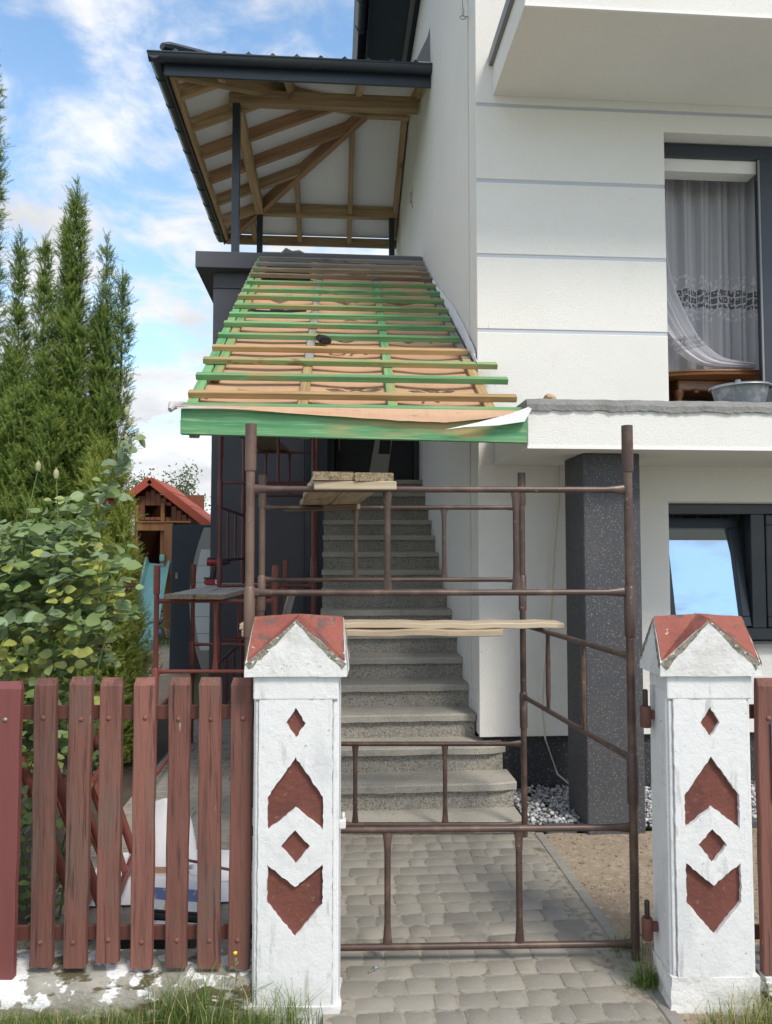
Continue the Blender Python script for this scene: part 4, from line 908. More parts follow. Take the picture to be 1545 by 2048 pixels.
lt = MB().box(.163, .19, -.10, -.06, .655, .69).box(.175, .186, -.095, -.065, .685, .712); lt.build('latch_keeper', M['cap_white'], pL, local=True, bevel=.004)

def picket(m_, w, h, seed):
    rr = random.Random(seed); n = 10; t = .034; mb = MB()
    for i in range(n+1):
        z = h*i/n; e0, e1 = rr.uniform(-.002, .002), rr.uniform(-.002, .002); c = .004
        y0 = 0
        if i == n: z = h-.028
        ring = [(-w/2+e0+c, y0), (w/2+e1-c, y0), (w/2+e1, y0+c), (w/2+e1, t-c), (w/2+e1-c, t), (-w/2+e0+c, t), (-w/2+e0, t-c), (-w/2+e0, y0+c)]
        mb.v += [(x, y, z+(rr.uniform(-.004, .004) if i == 0 else 0)) for x, y in ring]
    ring = [(-w/2+.008, .014), (w/2-.008, .014), (w/2-.006, .018), (w/2-.004, t-c), (w/2-.008, t), (-w/2+.008, t), (-w/2+.004, t-c), (-w/2+.006, .018)]
    mb.v += [(x, y, h+rr.uniform(-.003, .002)) for x, y in ring]
    for i in range(n+1):
        for j in range(8): mb.f.append((i*8+j, i*8+(j+1) % 8, (i+1)*8+(j+1) % 8, (i+1)*8+j))
    mb.f += [tuple(range(8))[::-1], tuple((n+1)*8+j for j in range(8))]
    return mb.mesh('picket', m_)
fence = thing('picket_fence', (-.128, 3.118, 0), 'weathered brown picket fence on the left of the gateway', 'fence', rz=FRZ)
FW = WM[fence.name]
PXS = [-1.128, -.999, -.869, -.742, -.608, -.475, -.347, -.226]; PZB = [.095, .125, .125, .140, .120, .118, .118, .118]; PZT = [1.232, 1.240, 1.243, 1.238, 1.240, 1.240, 1.240, 1.240]
bolt = MB().lathe([(.0095, 0), (.009, .003), (.005, .0055), (0, .006)], 0, 0, 10); bolt_m = {}
for k_, mm in (('b', 'picket'), ('s', 'steel')):
    me = bolt.mesh('bolt', M[mm], smooth='all'); me.transform(Matrix.Rotation(pi/2, 4, 'X')); bolt_m[k_] = me
for i, (x, zb, zt) in enumerate(zip(PXS, PZB, PZT)):
    w = .086 if i else .096; me = picket(M['picket_new'] if i == 0 else M['picket'], w+random.uniform(-.003, .003), zt-zb, i)
    T = FW @ Matrix.Translation((x-(.01 if i == 0 else 0), -.085-(.03 if i == 0 else 0), zb)) @ Matrix.Rotation(random.uniform(-.006, .006), 4, 'Y')
    o = link('picket', me, fence, T)
    for z in (1.085-zb, .225-zb):
        if i == 0 and z < .5: continue
        link('bolt', bolt_m['s' if i == 0 else 'b'], o, T @ Matrix.Translation((random.uniform(-.008, .008), 0, z+random.uniform(-.006, .006))))
for i in range(6):
    link('picket', picket(M['picket'], .086, 1.12, 60+i), fence, FW @ Matrix.Translation((-1.262-.132*i, -.085, .12)))
for z in (1.098, .235):
    MB().box(-2.4, -.163, -.042, -.030, z-.028, z+.028).build('rail', M['rail'], fence, local=True, bevel=.002)
foot = MB(); n = 70; rr = random.Random(9)
for i in range(n+1):
    x = -3.2+(3.2-.17)*i/n; q = lambda k, a=.008: a*mn.noise((x*8, k*3.1, 2))
    foot.v += [tuple(FW @ Vector(p)) for p in ((x, .13, -.1), (x, .12, .088+q(1)), (x, -.02, .097+q(2)), (x, -.115+q(3), .095+q(4)), (x, -.15+q(5), .075+q(6)), (x, -.165+q(7, .015), .03), (x, -.17+q(8, .015), -.1))]
for i in range(n):
    for j in range(6): foot.f.append((i*7+j, i*7+7+j, i*7+8+j, i*7+j+1))
foot.f += [tuple(range(7)), tuple(n*7+j for j in range(7))[::-1]]
tag(foot.build('fence_footing', M['footing'], smooth=True), 'flaking whitewashed concrete footing under the brown picket fence', 'footing')
fr = thing('picket_fence', (1.475, 3.018, 0), 'brown fence post at the right edge carrying the house number plate', 'fence', rz=FRZ); FR_ = WM[fr.name]
link('picket', picket(M['picket'], .115, 1.13, 31), fr, FR_ @ Matrix.Translation((.262, -.13, .11)))
link('picket', picket(M['picket'], .10, 1.13, 32), fr, FR_ @ Matrix.Translation((.41, -.10, .11)))
for z in (1.10, .235): MB().box(.164, 1.2, -.062, -.05, z-.028, z+.028).build('rail', M['rail'], fr, local=True, bevel=.002)
link('bolt', bolt_m['b'], fr, FR_ @ Matrix.Translation((.248, -.131, 1.09)))
foot = MB().box(.19, 2.5, -.15, .12, -.1, .10); foot.v = [tuple(FR_ @ Vector(p)) for p in foot.v]
tag(foot.build('fence_footing', M['footing'], bevel=.02, seg=2), 'low whitewashed concrete footing right of the hinge pillar', 'footing')
sg = thing('number_plate', (1.717, 2.864, .775), 'white house number plate with blue border on the right fence post', 'sign', rz=FRZ)
ps = MB()
for i in range(9):
    x = .001+.30*i/8; y = -.012*sin(pi*min(1, i/3))-.001
    ps.v += [(x, y, -.0), (x, y, .30), (x, y+.004, .30), (x, y+.004, 0)]
for i in range(8): ps.f += [(i*4+j, i*4+(j+1) % 4, i*4+4+(j+1) % 4, i*4+4+j) for j in range(4)]
ps.f += [(0, 1, 2, 3), (35, 34, 33, 32)]
plate = ps.build('plate', M['sign_blue'], sg, local=True)
MB().add([(x, -.012*sin(pi*min(1, (x-.001)/.1125))-.0025, z) for x in (.014, .04, .08, .15, .28) for z in (.013, .287)], [(i*2, i*2+2, i*2+3, i*2+1) for i in range(4)]).build('face', M['sign_white'], plate, local=True, fixn=False)
MB().box(.024, .031, -.0165, -.0125, .03, .056).box(.031, .06, -.0185, -.0140, .03, .036).build('lettering', M['sign_ink'], plate, local=True)

# ------------------------------------------------------------------ things lying behind the fence
def leaning_frame(loc, rz, lean, label):
    o = thing('leaning_scaffold', loc, label, 'scaffold', 'red frames leaning behind the fence')
    T = Matrix.Translation(loc) @ Matrix.Rotation(rz, 4, 'Z') @ Matrix.Rotation(lean, 4, 'Y')
    q = lambda x, y, z: T @ Vector((x, y, z))
    for y in (0, .75): MB().tube([q(0, y, 0), q(0, y, .95)], .022, 12).build('pole', M['tube_red'], o, smooth=True)
    for z in (.12, .62): flared(q(0, 0, z), q(0, .75, z), .018, M['tube_red'], 'rail', o)
    for y in (.25, .5): flared(q(0, y, .12), q(0, y, .62), .016, M['tube_red'], 'strut', o)
leaning_frame((-.93, 3.42, .022), radians(6), radians(-19), 'red scaffold frame leaning left behind the pickets, nearest to the tool box')
leaning_frame((-1.07, 3.50, .022), radians(4), radians(-21), 'red scaffold frame leaning left behind the pickets, closest to the rose bush')
# loose sheet of white membrane curled over
def cloth_roll():
    o = thing('membrane_offcut', (-.85, 4.15, 0), 'curled white offcut of roofing membrane lying on the yard paving', 'membrane')
    V = []; F = []; nu, nv = 26, 14
    for i in range(nu+1):
        for j in range(nv+1):
            u, v = i/nu, j/nv; x = -.42+.80*u; y = -.30+.62*v
            z = .025+.05*sin(pi*u)*(.5+.5*sin(3*v+1))+.05*max(0, .5-v)*sin(pi*u)+.02*mn.noise((u*4, v*4, 2))
            if v < .12: z = .012+.10*v
            V.append((x+.03*mn.noise((v*3, u, 1)), y, max(z, .006)))
    for i in range(nu):
        for j in range(nv): a = i*(nv+1)+j; F.append((a, a+nv+1, a+nv+2, a+1))
    me = np_mesh('sheet', V, F, M['membrane_white'], smooth=True); s = link('sheet', me, o, WM[o.name])
    V = []; F = []; nu, nv = 22, 10                # hood standing up
    for i in range(nu+1):
        for j in range(nv+1):
            u, v = -1+2*i/nu, j/nv; c = sqrt(max(0, 1-u*u*.98)); ph = v*1.45
            V.append((-.05+.185*u*(1-.22*v), -.10+.24*sin(ph)*.8+.06*u*u, .10+.30*c**.8*sin(ph)+.01*mn.noise((u*3, v*3, 1))))
    for i in range(nu):
        for j in range(nv): q = i*(nv+1)+j; F.append((q, q+nv+1, q+nv+2, q+1))
    link('hood', np_mesh('hood', V, F, M['membrane_white'], smooth=True), o, WM[o.name])
    m2 = MB(); m2.add([(-.05+.17*cos(t), -.115-.01*sin(t), .085+.035*sin(t)) for t in np.linspace(0, 2*pi, 20, endpoint=False)], [tuple(range(20))]); m2.build('inner_face', M['membrane'], o, local=True)
cloth_roll()
cord = MB().tube([(-.80, 4.0, .17), (-.68, 3.97, .16), (-.55, 3.98, .12), (-.46, 4.0, .09), (-.42, 4.02, .012)], .007, 6)
tag(cord.build('strap', M['rail'], smooth=True), 'dark red strip lying over the white membrane offcut', 'strip')
tb = thing('tool_box', (-.745, 3.50, 0), 'black open tool box with printed cards inside, on the paving behind the pickets', 'tool box', rz=radians(-12))
P = lambda mb, nm, m_, **k: mb.build(nm, M[m_], tb, local=True, **k)
P(MB().box(-.16, .16, -.11, .11, .002, .012).box(-.16, .16, -.11, -.10, .012, .075).box(-.16, .16, .10, .11, .012, .075).box(-.16, -.15, -.10, .10, .012, .075).box(.15, .16, -.10, .10, .012, .075), 'tray', 'black', bevel=.003)
T = Matrix.Translation((0, .115, .07)) @ Matrix.Rotation(radians(-50), 4, 'X')
P(MB().box(-.16, .16, 0, .03, 0, .12, M=T), 'lid', 'black', bevel=.006)
P(MB().box(-.15, .14, -.004, -.001, .062, .115, M=T), 'card', 'print_blue'); P(MB().box(-.15, .14, -.0045, -.001, .015, .06, M=T), 'card', 'paper')
P(MB().box(-.06, -.01, -.007, -.0046, .02, .07, M=T), 'card_print', 'print_yellow'); P(MB().box(.115, .14, -.007, -.0046, .05, .11, M=T), 'card_print', 'print_yellow')
P(MB().box(-.14, .14, -.09, .09, .013, .05), 'paper_stack', 'paper')
for k in range(5): P(MB().tube([(.172, -.02, .085+k*.012), (.172, .03, .085+k*.012)], .007, 8), 'coil', 'black')
for k, (x, y, a) in enumerate(((.085, 3.03, .7),)):
    s = thing('screw', (x+.07, y+.16, .003), 'small bright roofing screw lying on the paving inside the gateway', 'screw', rz=a)
    MB().tube([(0, 0, .004), (.06, 0, .004)], .003, 8).build('shank', M['wire'], s, local=True); MB().tube([(.03, 0, .006), (.036, 0, .006)], .009, 12).build('washer', M['wire'], s, local=True); MB().tube([(.036, 0, .006), (.046, 0, .006)], .005, 6).build('head', M['slide'], s, local=True)

# ------------------------------------------------------------------ small things on the house
tag(MB().tube([(1.645, 5.338, 2.36), (1.64, 5.338, 2.1), (1.60, 5.336, 1.75), (1.575, 5.336, 1.3), (1.515, 5.335, .85), (1.50, 5.335, .60), (1.52, 5.33, .40), (1.60, 5.31, .16), (1.72, 5.28, .06), (1.9, 5.2, .045)], .0065, 8).build('cable', M['cable'], smooth=True), 'cream cable hanging down the white wall into the gravel', 'cable')
hk = thing('wall_hook', (1.05, 5.62, 5.93), 'steel eye hook with clip and wire high on the white side wall', 'hook')
ring = [(1.005+.022*cos(a), 5.62+.010*sin(a), 5.92+.022*sin(a)) for a in np.linspace(0, 2*pi, 15)]
MB().tube([(1.049, 5.62, 5.93), (1.025, 5.62, 5.925)], .006, 8).build('shank', M['wire'], hk); MB().tube(ring, .005, 8).build('eye', M['wire'], hk, smooth=True)
MB().tube([(1.005, 5.62, 5.935), (1.003, 5.615, 5.96), (1.0, 5.612, 5.99), (1.001, 5.613, 6.0)], [.008, .014, .013, .006], 8).build('clip', M['wire'], hk, smooth=True); MB().tube([(1.001, 5.613, 6.0), (1.004, 5.60, 6.6)], .0022, 6).build('wire', M['tube_dark'], hk)
wr = [(1.02+.03*cos(a)*.3, 9.75+.04*cos(a), 6.45+.07*sin(a)) for a in np.linspace(.3, 2*pi-.2, 14)]
tag(MB().tube([(1.05, 9.72, 6.3)]+wr+[(1.05, 9.7, 6.58)], .008, 6).build('cable_loop', M['cable'], smooth=True), 'coiled cable end sticking out of the side wall under the terrace roof', 'cable')
def bucket():
    o = thing('mortar_bucket', (2.62, 4.62, 2.668), 'dusty grey plastic mortar bucket on the canopy below the open window', 'bucket')
    P = lambda mb, nm, m_, **k: mb.build(nm, M[m_], o, local=True, **k)
    P(MB().lathe([(0, .002), (.135, .002), (.142, .01), (.165, .10), (.172, .12), (.176, .125), (.186, .127), (.187, .118), (.183, .116), (.186, .131), (.170, .131), (.160, .11), (.138, .016), (0, .014)], 0, 0, 40), 'tub', 'bucket', smooth=True)
    P(MB().tube([(-.185*cos(a), -.06*sin(a)-.15*sin(a), .115+.012*sin(a)*0) for a in np.linspace(0, pi, 17)], .004, 6), 'handle', 'wire', smooth=True)
    P(MB().lathe([(0, .118), (.016, .118), (.016, .142), (0, .142)], -.10, -.155, 10), 'handle_lug', 'bucket')
bucket()
lump = MB(); bm = bmesh.new(); bmesh.ops.create_icosphere(bm, subdivisions=2, radius=.035)
for v in bm.verts: v.co = Vector((v.co.x*1.1, v.co.y, v.co.z*.75))*(1+.35*mn.noise(v.co*30))
me = bpy.data.meshes.new('brick_lump'); bm.to_mesh(me); bm.free(); me.materials.append(mat('broken_brick', (.50, .33, .19), .95, layers=[('noise', 40, .45, .65, (.36, .21, .11))], bumps=[('noise', 80, .8, .01)]))
tag(link('brick_lump', me, None, Matrix.Translation((1.335, 4.50, 2.687))), 'small broken piece of brick on the mortar edge of the canopy', 'brick piece')
# curtain pulled aside in the open window, table behind it
def sheet_uv(name, fn, nu, nv, m_):
    V = []; UV = []
    for i in range(nu+1):
        for j in range(nv+1):
            p, uv = fn(i/nu, j/nv); V.append(p); UV.append(uv)
    F = [(i*(nv+1)+j, (i+1)*(nv+1)+j, (i+1)*(nv+1)+j+1, i*(nv+1)+j+1) for i in range(nu) for j in range(nv)]
    me = np_mesh(name, V, F, m_, smooth=True); ul = me.uv_layers.new(name='UVMap')
    li = np.zeros(len(me.loops), np.int32); me.loops.foreach_get('vertex_index', li); ul.data.foreach_set('uv', np.array(UV, np.float32)[li].ravel()); return me
cur = thing('lace_curtain', (2.9, 5.75, 3.1), 'white lace curtain pulled aside in the open upper window', 'curtain')
def back_sheet(u, v):
    x = 2.44+1.16*u; z = 4.86-1.72*v; f = .028*sin(u*46+.6*sin(v*2))+.018*sin(u*97+1+v)
    return (x+.02*sin(u*20)*v, 5.84+f*(1-.2*v), z), (u*2.0, v*1.72)
me = sheet_uv('back_sheet', back_sheet, 170, 24, M['lace']); me.transform(WM[cur.name].inverted()); link('back_sheet', me, cur, WM[cur.name])
Lc = [(2.44, 4.82), (2.44, 4.1), (2.455, 3.80), (2.52, 3.62), (2.64, 3.42), (2.80, 3.27), (2.98, 3.205), (3.34, 3.19)]
Rc = [(2.62, 4.82), (2.655, 4.2), (2.70, 3.92), (2.80, 3.66), (2.90, 3.46), (3.02, 3.335), (3.14, 3.27), (3.36, 3.24)]
def cat(P, t):
    t = t*(len(P)-1); i = min(int(t), len(P)-2); f = t-i; p0, p1, p2, p3 = (Vector(P[max(0, min(len(P)-1, k))]) for k in (i-1, i, i+1, i+2))
    return .5*((2*p1)+(-p0+p2)*f+(2*p0-5*p1+4*p2-p3)*f*f+(-p0+3*p1-3*p2+p3)*f**3)
def swag(u, v):
    a, b = cat(Lc, v), cat(Rc, v); p = a.lerp(b, u); f = .026*sin(u*19+v*2)+.010*sin(u*41)
    return (p.x, 5.71+f-.03*v, p.y), (u*1.1, v*1.72)
me = sheet_uv('gathered_fold', swag, 60, 60, M['lace_thick']); me.transform(WM[cur.name].inverted()); link('gathered_fold', me, cur, WM[cur.name])
lc = thing('net_curtain', (2.8, 5.95, 1.2), 'pale net curtain behind the tilted lower window', 'curtain')
me = sheet_uv('net', lambda u, v: ((2.3+2.0*u, 5.98+.03*sin(u*70)+.02*sin(u*31), 2.25-1.1*v), (u, v*.5)), 160, 6, M['lace']); me.transform(WM[lc.name].inverted()); link('net', me, lc, WM[lc.name])
tbl = thing('table', (3.2, 6.0, 2.70), 'varnished wooden table with rounded edge inside the upper window', 'table')
prof = [(0, .447), (.62, .447), (.655, .455), (.66, .468), (.645, .478), (.66, .484), (.65, .495), (0, .495)]
m_ = MB().lathe(prof, 0, 0, 48); m_.v = [(x*1.15, y*.55, z-.02) for x, y, z in m_.v]; m_.build('table_top', M['varnish'], tbl, local=True, smooth=True)
MB().box(-.42, .42, -.18, .18, .34, .427).build('apron', M['varnish'], tbl, local=True, bevel=.01)
for x in (-.40, .40):
    for y in (-.15, .15): MB().lathe([(0, 0), (.03, 0), (.035, .03), (.022, .06), (.04, .18), (.025, .27), (.04, .30), (.04, .345), (0, .345)], x, y, 16).build('leg', M['varnish'], tbl, local=True, smooth=True)
MB().lathe([(0, .31), (.018, .315), (.026, .33), (.018, .346), (0, .35)], -.28, -.20, 14).build('knob', M['varnish'], tbl, local=True, smooth=True)
# door leaf standing by the wing
dl = thing('door_leaf', (-1.88, 11.1, 0), 'anthracite door leaf with curved silver inlay leaning beside the dark wing', 'door', rz=radians(1))
T = Matrix.Rotation(radians(-2), 4, 'X')
dm = MB().box(-.46, .46, 0, .06, .0, 2.12, M=T).build('leaf', M['door_dark'], dl, local=True, bevel=.003)
arc = [(.0-.19*(1-((t-.5)*2)**2), .02+2.06*t) for t in np.linspace(0, 1, 21)]
poly = [(x, z) for x, z in arc]+[(.455, 2.08), (.455, .02)]
m_ = MB().prism(poly[::-1], -.006, -.002); m_.v = [tuple(T @ Vector(p)) for p in m_.v]; m_.build('silver_inlay', M['door_silver'], dm, local=True)
for k in range(6):
    z0, z1 = .30+k*.245, .30+k*.245+.235; xf = lambda z: -.19*(1-((z/2.1-.5)*2)**2)+.07
    q = [(xf(z0), z0), (xf((z0+z1)/2), (z0+z1)/2), (xf(z1), z1), (.42, z1), (.42, z0)]
    m_ = MB().prism(q[::-1], -.011, -.0065); m_.v = [tuple(T @ Vector(p)) for p in m_.v]; m_.build('pane', M['frosted'], dm, local=True)
for z in (1.33, 1.05): MB().box(-.40, -.36, -.01, -.002, z, z+.09, M=T).build('lock_plate', M['steel'], dm, local=True)
# step over which the door leaf and the yard end
# ------------------------------------------------------------------ playhouse, slide and toys at the back
ph = thing('playhouse', (-3.5, 15.6, 0), 'dark brown wooden playhouse on posts with red pitched roof at the back', 'playhouse')
Q = lambda mb, nm, m_, par=ph, **k: mb.build(nm, M[m_], par, **k)
x0, x1, yf, yb_ = -4.45, -2.92, 15.6, 17.3; AX, AZ = -3.69, 3.12
x = x0; k = 0
while x < x1-.01:
    xe = x+.105; top = AZ-.12-abs((x+xe)/2-AX)*.80
    lo = .95
    segs = [(lo, top)]
    if -3.97 < (x+xe)/2 < -3.30: segs = [(2.36, 2.42) if -3.78 < (x+xe)/2 < -3.40 else (2.32, 2.42), (2.66, top)] if (x+xe)/2 > -3.80 else [(2.36, top)]
    for a, b in segs:
        if b-a > .03: Q(MB().box(x+.003, xe-.003, yf+random.uniform(0, .006), yf+.03, a, b), 'board', 'playhouse', bevel=.004)
    x = xe
Q(MB().box(x0, x0+.03, yf+.04, yb_, .95, 2.5).box(x1-.03, x1, yf+.04, yb_, .95, 2.5).box(x0, x1, yb_, yb_+.03, .95, 3.0), 'rear_walls', 'playhouse')
Q(MB().box(x0-.05, x1+.1, yf-.05, yb_, .86, .95), 'deck', 'playhouse_post', bevel=.01)
for (px_, py_, zt) in ((-3.30, yf-.12, 2.28), (-4.40, yf-.1, 2.3), (-2.98, yb_-.1, 2.3), (-4.40, yb_-.1, 2.3)): Q(MB().box(px_-.09, px_+.09, py_-.07, py_+.07, -.05, zt), 'post', 'playhouse_post', bevel=.012)
Q(MB().box(-3.99, -3.94, yf-.05, yf+.05, .95, 2.66), 'door_post', 'playhouse_post', bevel=.006); Q(MB().box(-3.50, -3.42, yf-.03, yf+.28, .95, 2.70), 'door_post', 'playhouse_post', bevel=.006)
Q(MB().box(-3.97, -2.86, yf-.19, yf+.0, 2.30, 2.335), 'ledge', 'playhouse_post', bevel=.006); Q(MB().box(-3.94, -3.22, yf-.155, yf-.115, 2.14, 2.298), 'lintel', 'playhouse_post', bevel=.006)
Q(MB().box(-3.98, -3.22, yf-.20, yf-.1, 1.24, 1.42), 'cross_beam', 'playhouse_post', bevel=.006)
Q(MB().box(-4.12, -4.02, yf-.012, yf-.002, 2.05, 2.55), 'wall_board', 'membrane_white')
for s, xe, ze in ((1, -2.42, 2.14), (-1, -4.72, 2.30)):
    d = Vector((xe-AX, 0, ze-AZ)); L = d.length
    T = frame_of((AX, 15.42, AZ+.06), (xe, 15.42, ze+.06), (0, 0, 1))
    n = 7
    for k in range(n): Q(MB().box(L*k/n+.0, L*(k+1)/n+.02, -.0 if s < 0 else 0, 2.05, .0-.006*k, .045-.006*k, M=T) if False else MB().box(L*k/n, L*(k+1)/n+.02, 0 if s > 0 else -2.05, 2.05 if s > 0 else 0, .02+.004*(n-k)*.0+(.008 if k % 2 else 0), .05+(.008 if k % 2 else 0), M=T), 'shingle_course', 'roof_red')
    Q(MB().box(0, L+.02, -.03 if s > 0 else .001, 0 if s > 0 else .03, -.09, .06, M=T), 'barge_board', 'roof_red', bevel=.004)
sld = thing('slide', (-3.6, 14.4, 0), 'turquoise plastic slide running down from the playhouse', 'slide')
m_ = MB(); n = 18
for i in range(n+1):
    t = i/n; s = t*t*(3-2*t); zz = 1.42*(1-(.82*t+.18*s))+.05; cx = -3.52+.12*t; cy = 15.5-1.75*t; nx_, ny_ = Vector((1.75, .12, 0)).normalized()[:2]
    w = .20
    for a, hgt in ((-w-.05, .13), (-w-.01, .15), (-w+.03, .02), (0, 0), (w-.03, .02), (w+.01, .15), (w+.05, .13), (w+.05, .09), (w-.02, -.03), (-w+.02, -.03), (-w-.05, .09)): m_.v.append((cx+nx_*a, cy+ny_*a, zz+hgt))
for i in range(n):
    for j in range(11): m_.f.append((i*11+j, i*11+(j+1) % 11, (i+1)*11+(j+1) % 11, (i+1)*11+j))
m_.f += [tuple(range(11)), tuple(n*11+j for j in range(11))[::-1]]
m_.build('chute', M['slide'], sld, smooth=True); MB().box(-3.60, -3.22, 13.62, 13.8, -.04, .1).build('foot', M['slide'], sld, bevel=.02)
MB().box(-3.46, -3.36, 15.34, 15.40, 1.52, 1.66).build('grab_rail', M['slide'], sld, bevel=.02)
bm = bmesh.new(); bmesh.ops.create_uvsphere(bm, u_segments=28, v_segments=18, radius=.135); me = bpy.data.meshes.new('ball'); bm.to_mesh(me); bm.free(); me.materials.append(M['blue_ball']); me.polygons.foreach_set('use_smooth', [True]*len(me.polygons))
tag(link('ball', me, None, Matrix.Translation((-3.47, 15.05, .125))), 'blue ball on the lawn under the playhouse', 'ball')
car = thing('toy_car', (-4.08, 15.0, 0), 'white toy car on the lawn at the foot of the slide', 'toy'); MB().box(-.16, .16, -.08, .08, .01, .09).box(-.07, .10, -.07, .07, .09, .15).build('body', M['paper'], car, local=True, bevel=.025, seg=2)
for sx in (-.1, .1): MB().tube([(sx, -.09, .03), (sx, .09, .03)], .035, 12).build('wheel', M['black'], car, local=True)
bk = thing('kids_bicycle', (-3.55, 16.1, 0), 'dark blue kids bicycle parked under the playhouse deck', 'bicycle', rz=radians(20))
for x in (-.28, .28):
    w_ = MB(); w_.tube([(x+.17*cos(a), 0, .18+.17*sin(a)) for a in np.linspace(0, 2*pi, 21)], .018, 6); wh = w_.build('wheel', M['black'], bk, local=True)
    for a in range(4): MB().tube([(x-.16*cos(a*pi/4), 0, .18-.16*sin(a*pi/4)), (x+.16*cos(a*pi/4), 0, .18+.16*sin(a*pi/4))], .003, 4).build('spoke', M['wire'], wh, local=True)
for a, b in (((-.28, 0, .18), (-.05, 0, .2)), ((-.05, 0, .2), (.2, 0, .5)), ((-.05, 0, .2), (-.12, 0, .5)), ((-.12, 0, .45), (.2, 0, .5)), ((.28, 0, .18), (.18, 0, .62)), ((-.28, 0, .18), (-.12, 0, .45))): MB().tube([a, b], .016, 8).build('frame_tube', M['sign_ink'], bk, local=True)
MB().tube([(.17, -.2, .66), (.18, 0, .62), (.17, .2, .66)], .012, 8).build('handlebar', M['black'], bk, local=True); MB().box(-.22, -.04, -.06, .06, .5, .545).build('saddle', M['black'], bk, local=True, bevel=.015)
for k in range(4):
    tag(MB().box(-4.0+.02*k, -2.9-.03*k, 17.34, 17.37, .02+.21*k, .21+.21*k).build('stacked_board', M['plank_grey'], bevel=.006), ('lowest', 'second lowest', 'third', 'topmost')[k]+' weathered board stacked on edge behind the playhouse posts', 'board', 'boards behind the playhouse')
for k, (x, y, r, m_, nm) in enumerate(((-3.22, 15.35, .12, 'plank_pale', 'wooden toy crate by the playhouse post'), (-3.75, 15.9, .10, 'tool_red', 'red toy bucket under the playhouse deck'), (-3.95, 15.7, .09, 'flower', 'yellow toy bucket beside the slide'))):
    tag(MB().lathe([(0, 0), (r*.75, 0), (r, r*1.6), (r*1.05, r*1.62), (r*.9, r*1.55), (r*.7, .02), (0, .02)], x, y, 12).build('toy_bucket', M[m_], smooth=True), nm, 'toy')

# ------------------------------------------------------------------ plants
def rotm(ax, an):
    """batch rotation: rows of unit axes, angles"""
    return
def shoots_mesh(name, P, D, Ls, tints, m_, nn=22, nl=.027, nw=.006, stem=True):
    """P base points, D unit directions, Ls lengths: needle shoots as joined triangles"""
    n = len(P); up = np.tile(np.array([[.31, .17, .93]]), (n, 1)); A = np.cross(D, up); A /= np.linalg.norm(A, axis=1)[:, None]+1e-9; B = np.cross(D, A)
    t = np.linspace(.05, 1, nn); V = []; T = []
    ph = RNG.uniform(0, 2*pi, n)
    for k in range(nn):
        an = ph+k*2.4; rad = A*np.cos(an)[:, None]+B*np.sin(an)[:, None]
        base = P+D*(Ls*t[k])[:, None]; ln = nl*(1.05-.35*t[k])*RNG.uniform(.75, 1.2, n)
        dirv = rad*.80+D*.62; dirv /= np.linalg.norm(dirv, axis=1)[:, None]
        side = np.cross(dirv, D); side /= np.linalg.norm(side, axis=1)[:, None]+1e-9
        tip = base+dirv*ln[:, None]
        tri = np.stack([base-side*nw/2, base+side*nw/2, tip], 1); V.append(tri)
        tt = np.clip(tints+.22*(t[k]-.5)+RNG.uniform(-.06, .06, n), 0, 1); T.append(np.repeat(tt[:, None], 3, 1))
    V = np.stack(V, 1).reshape(-1, 3); T = np.stack(T, 1).reshape(-1)
    return np_mesh(name, V, np.arange(len(V)).reshape(-1, 3), m_, T)
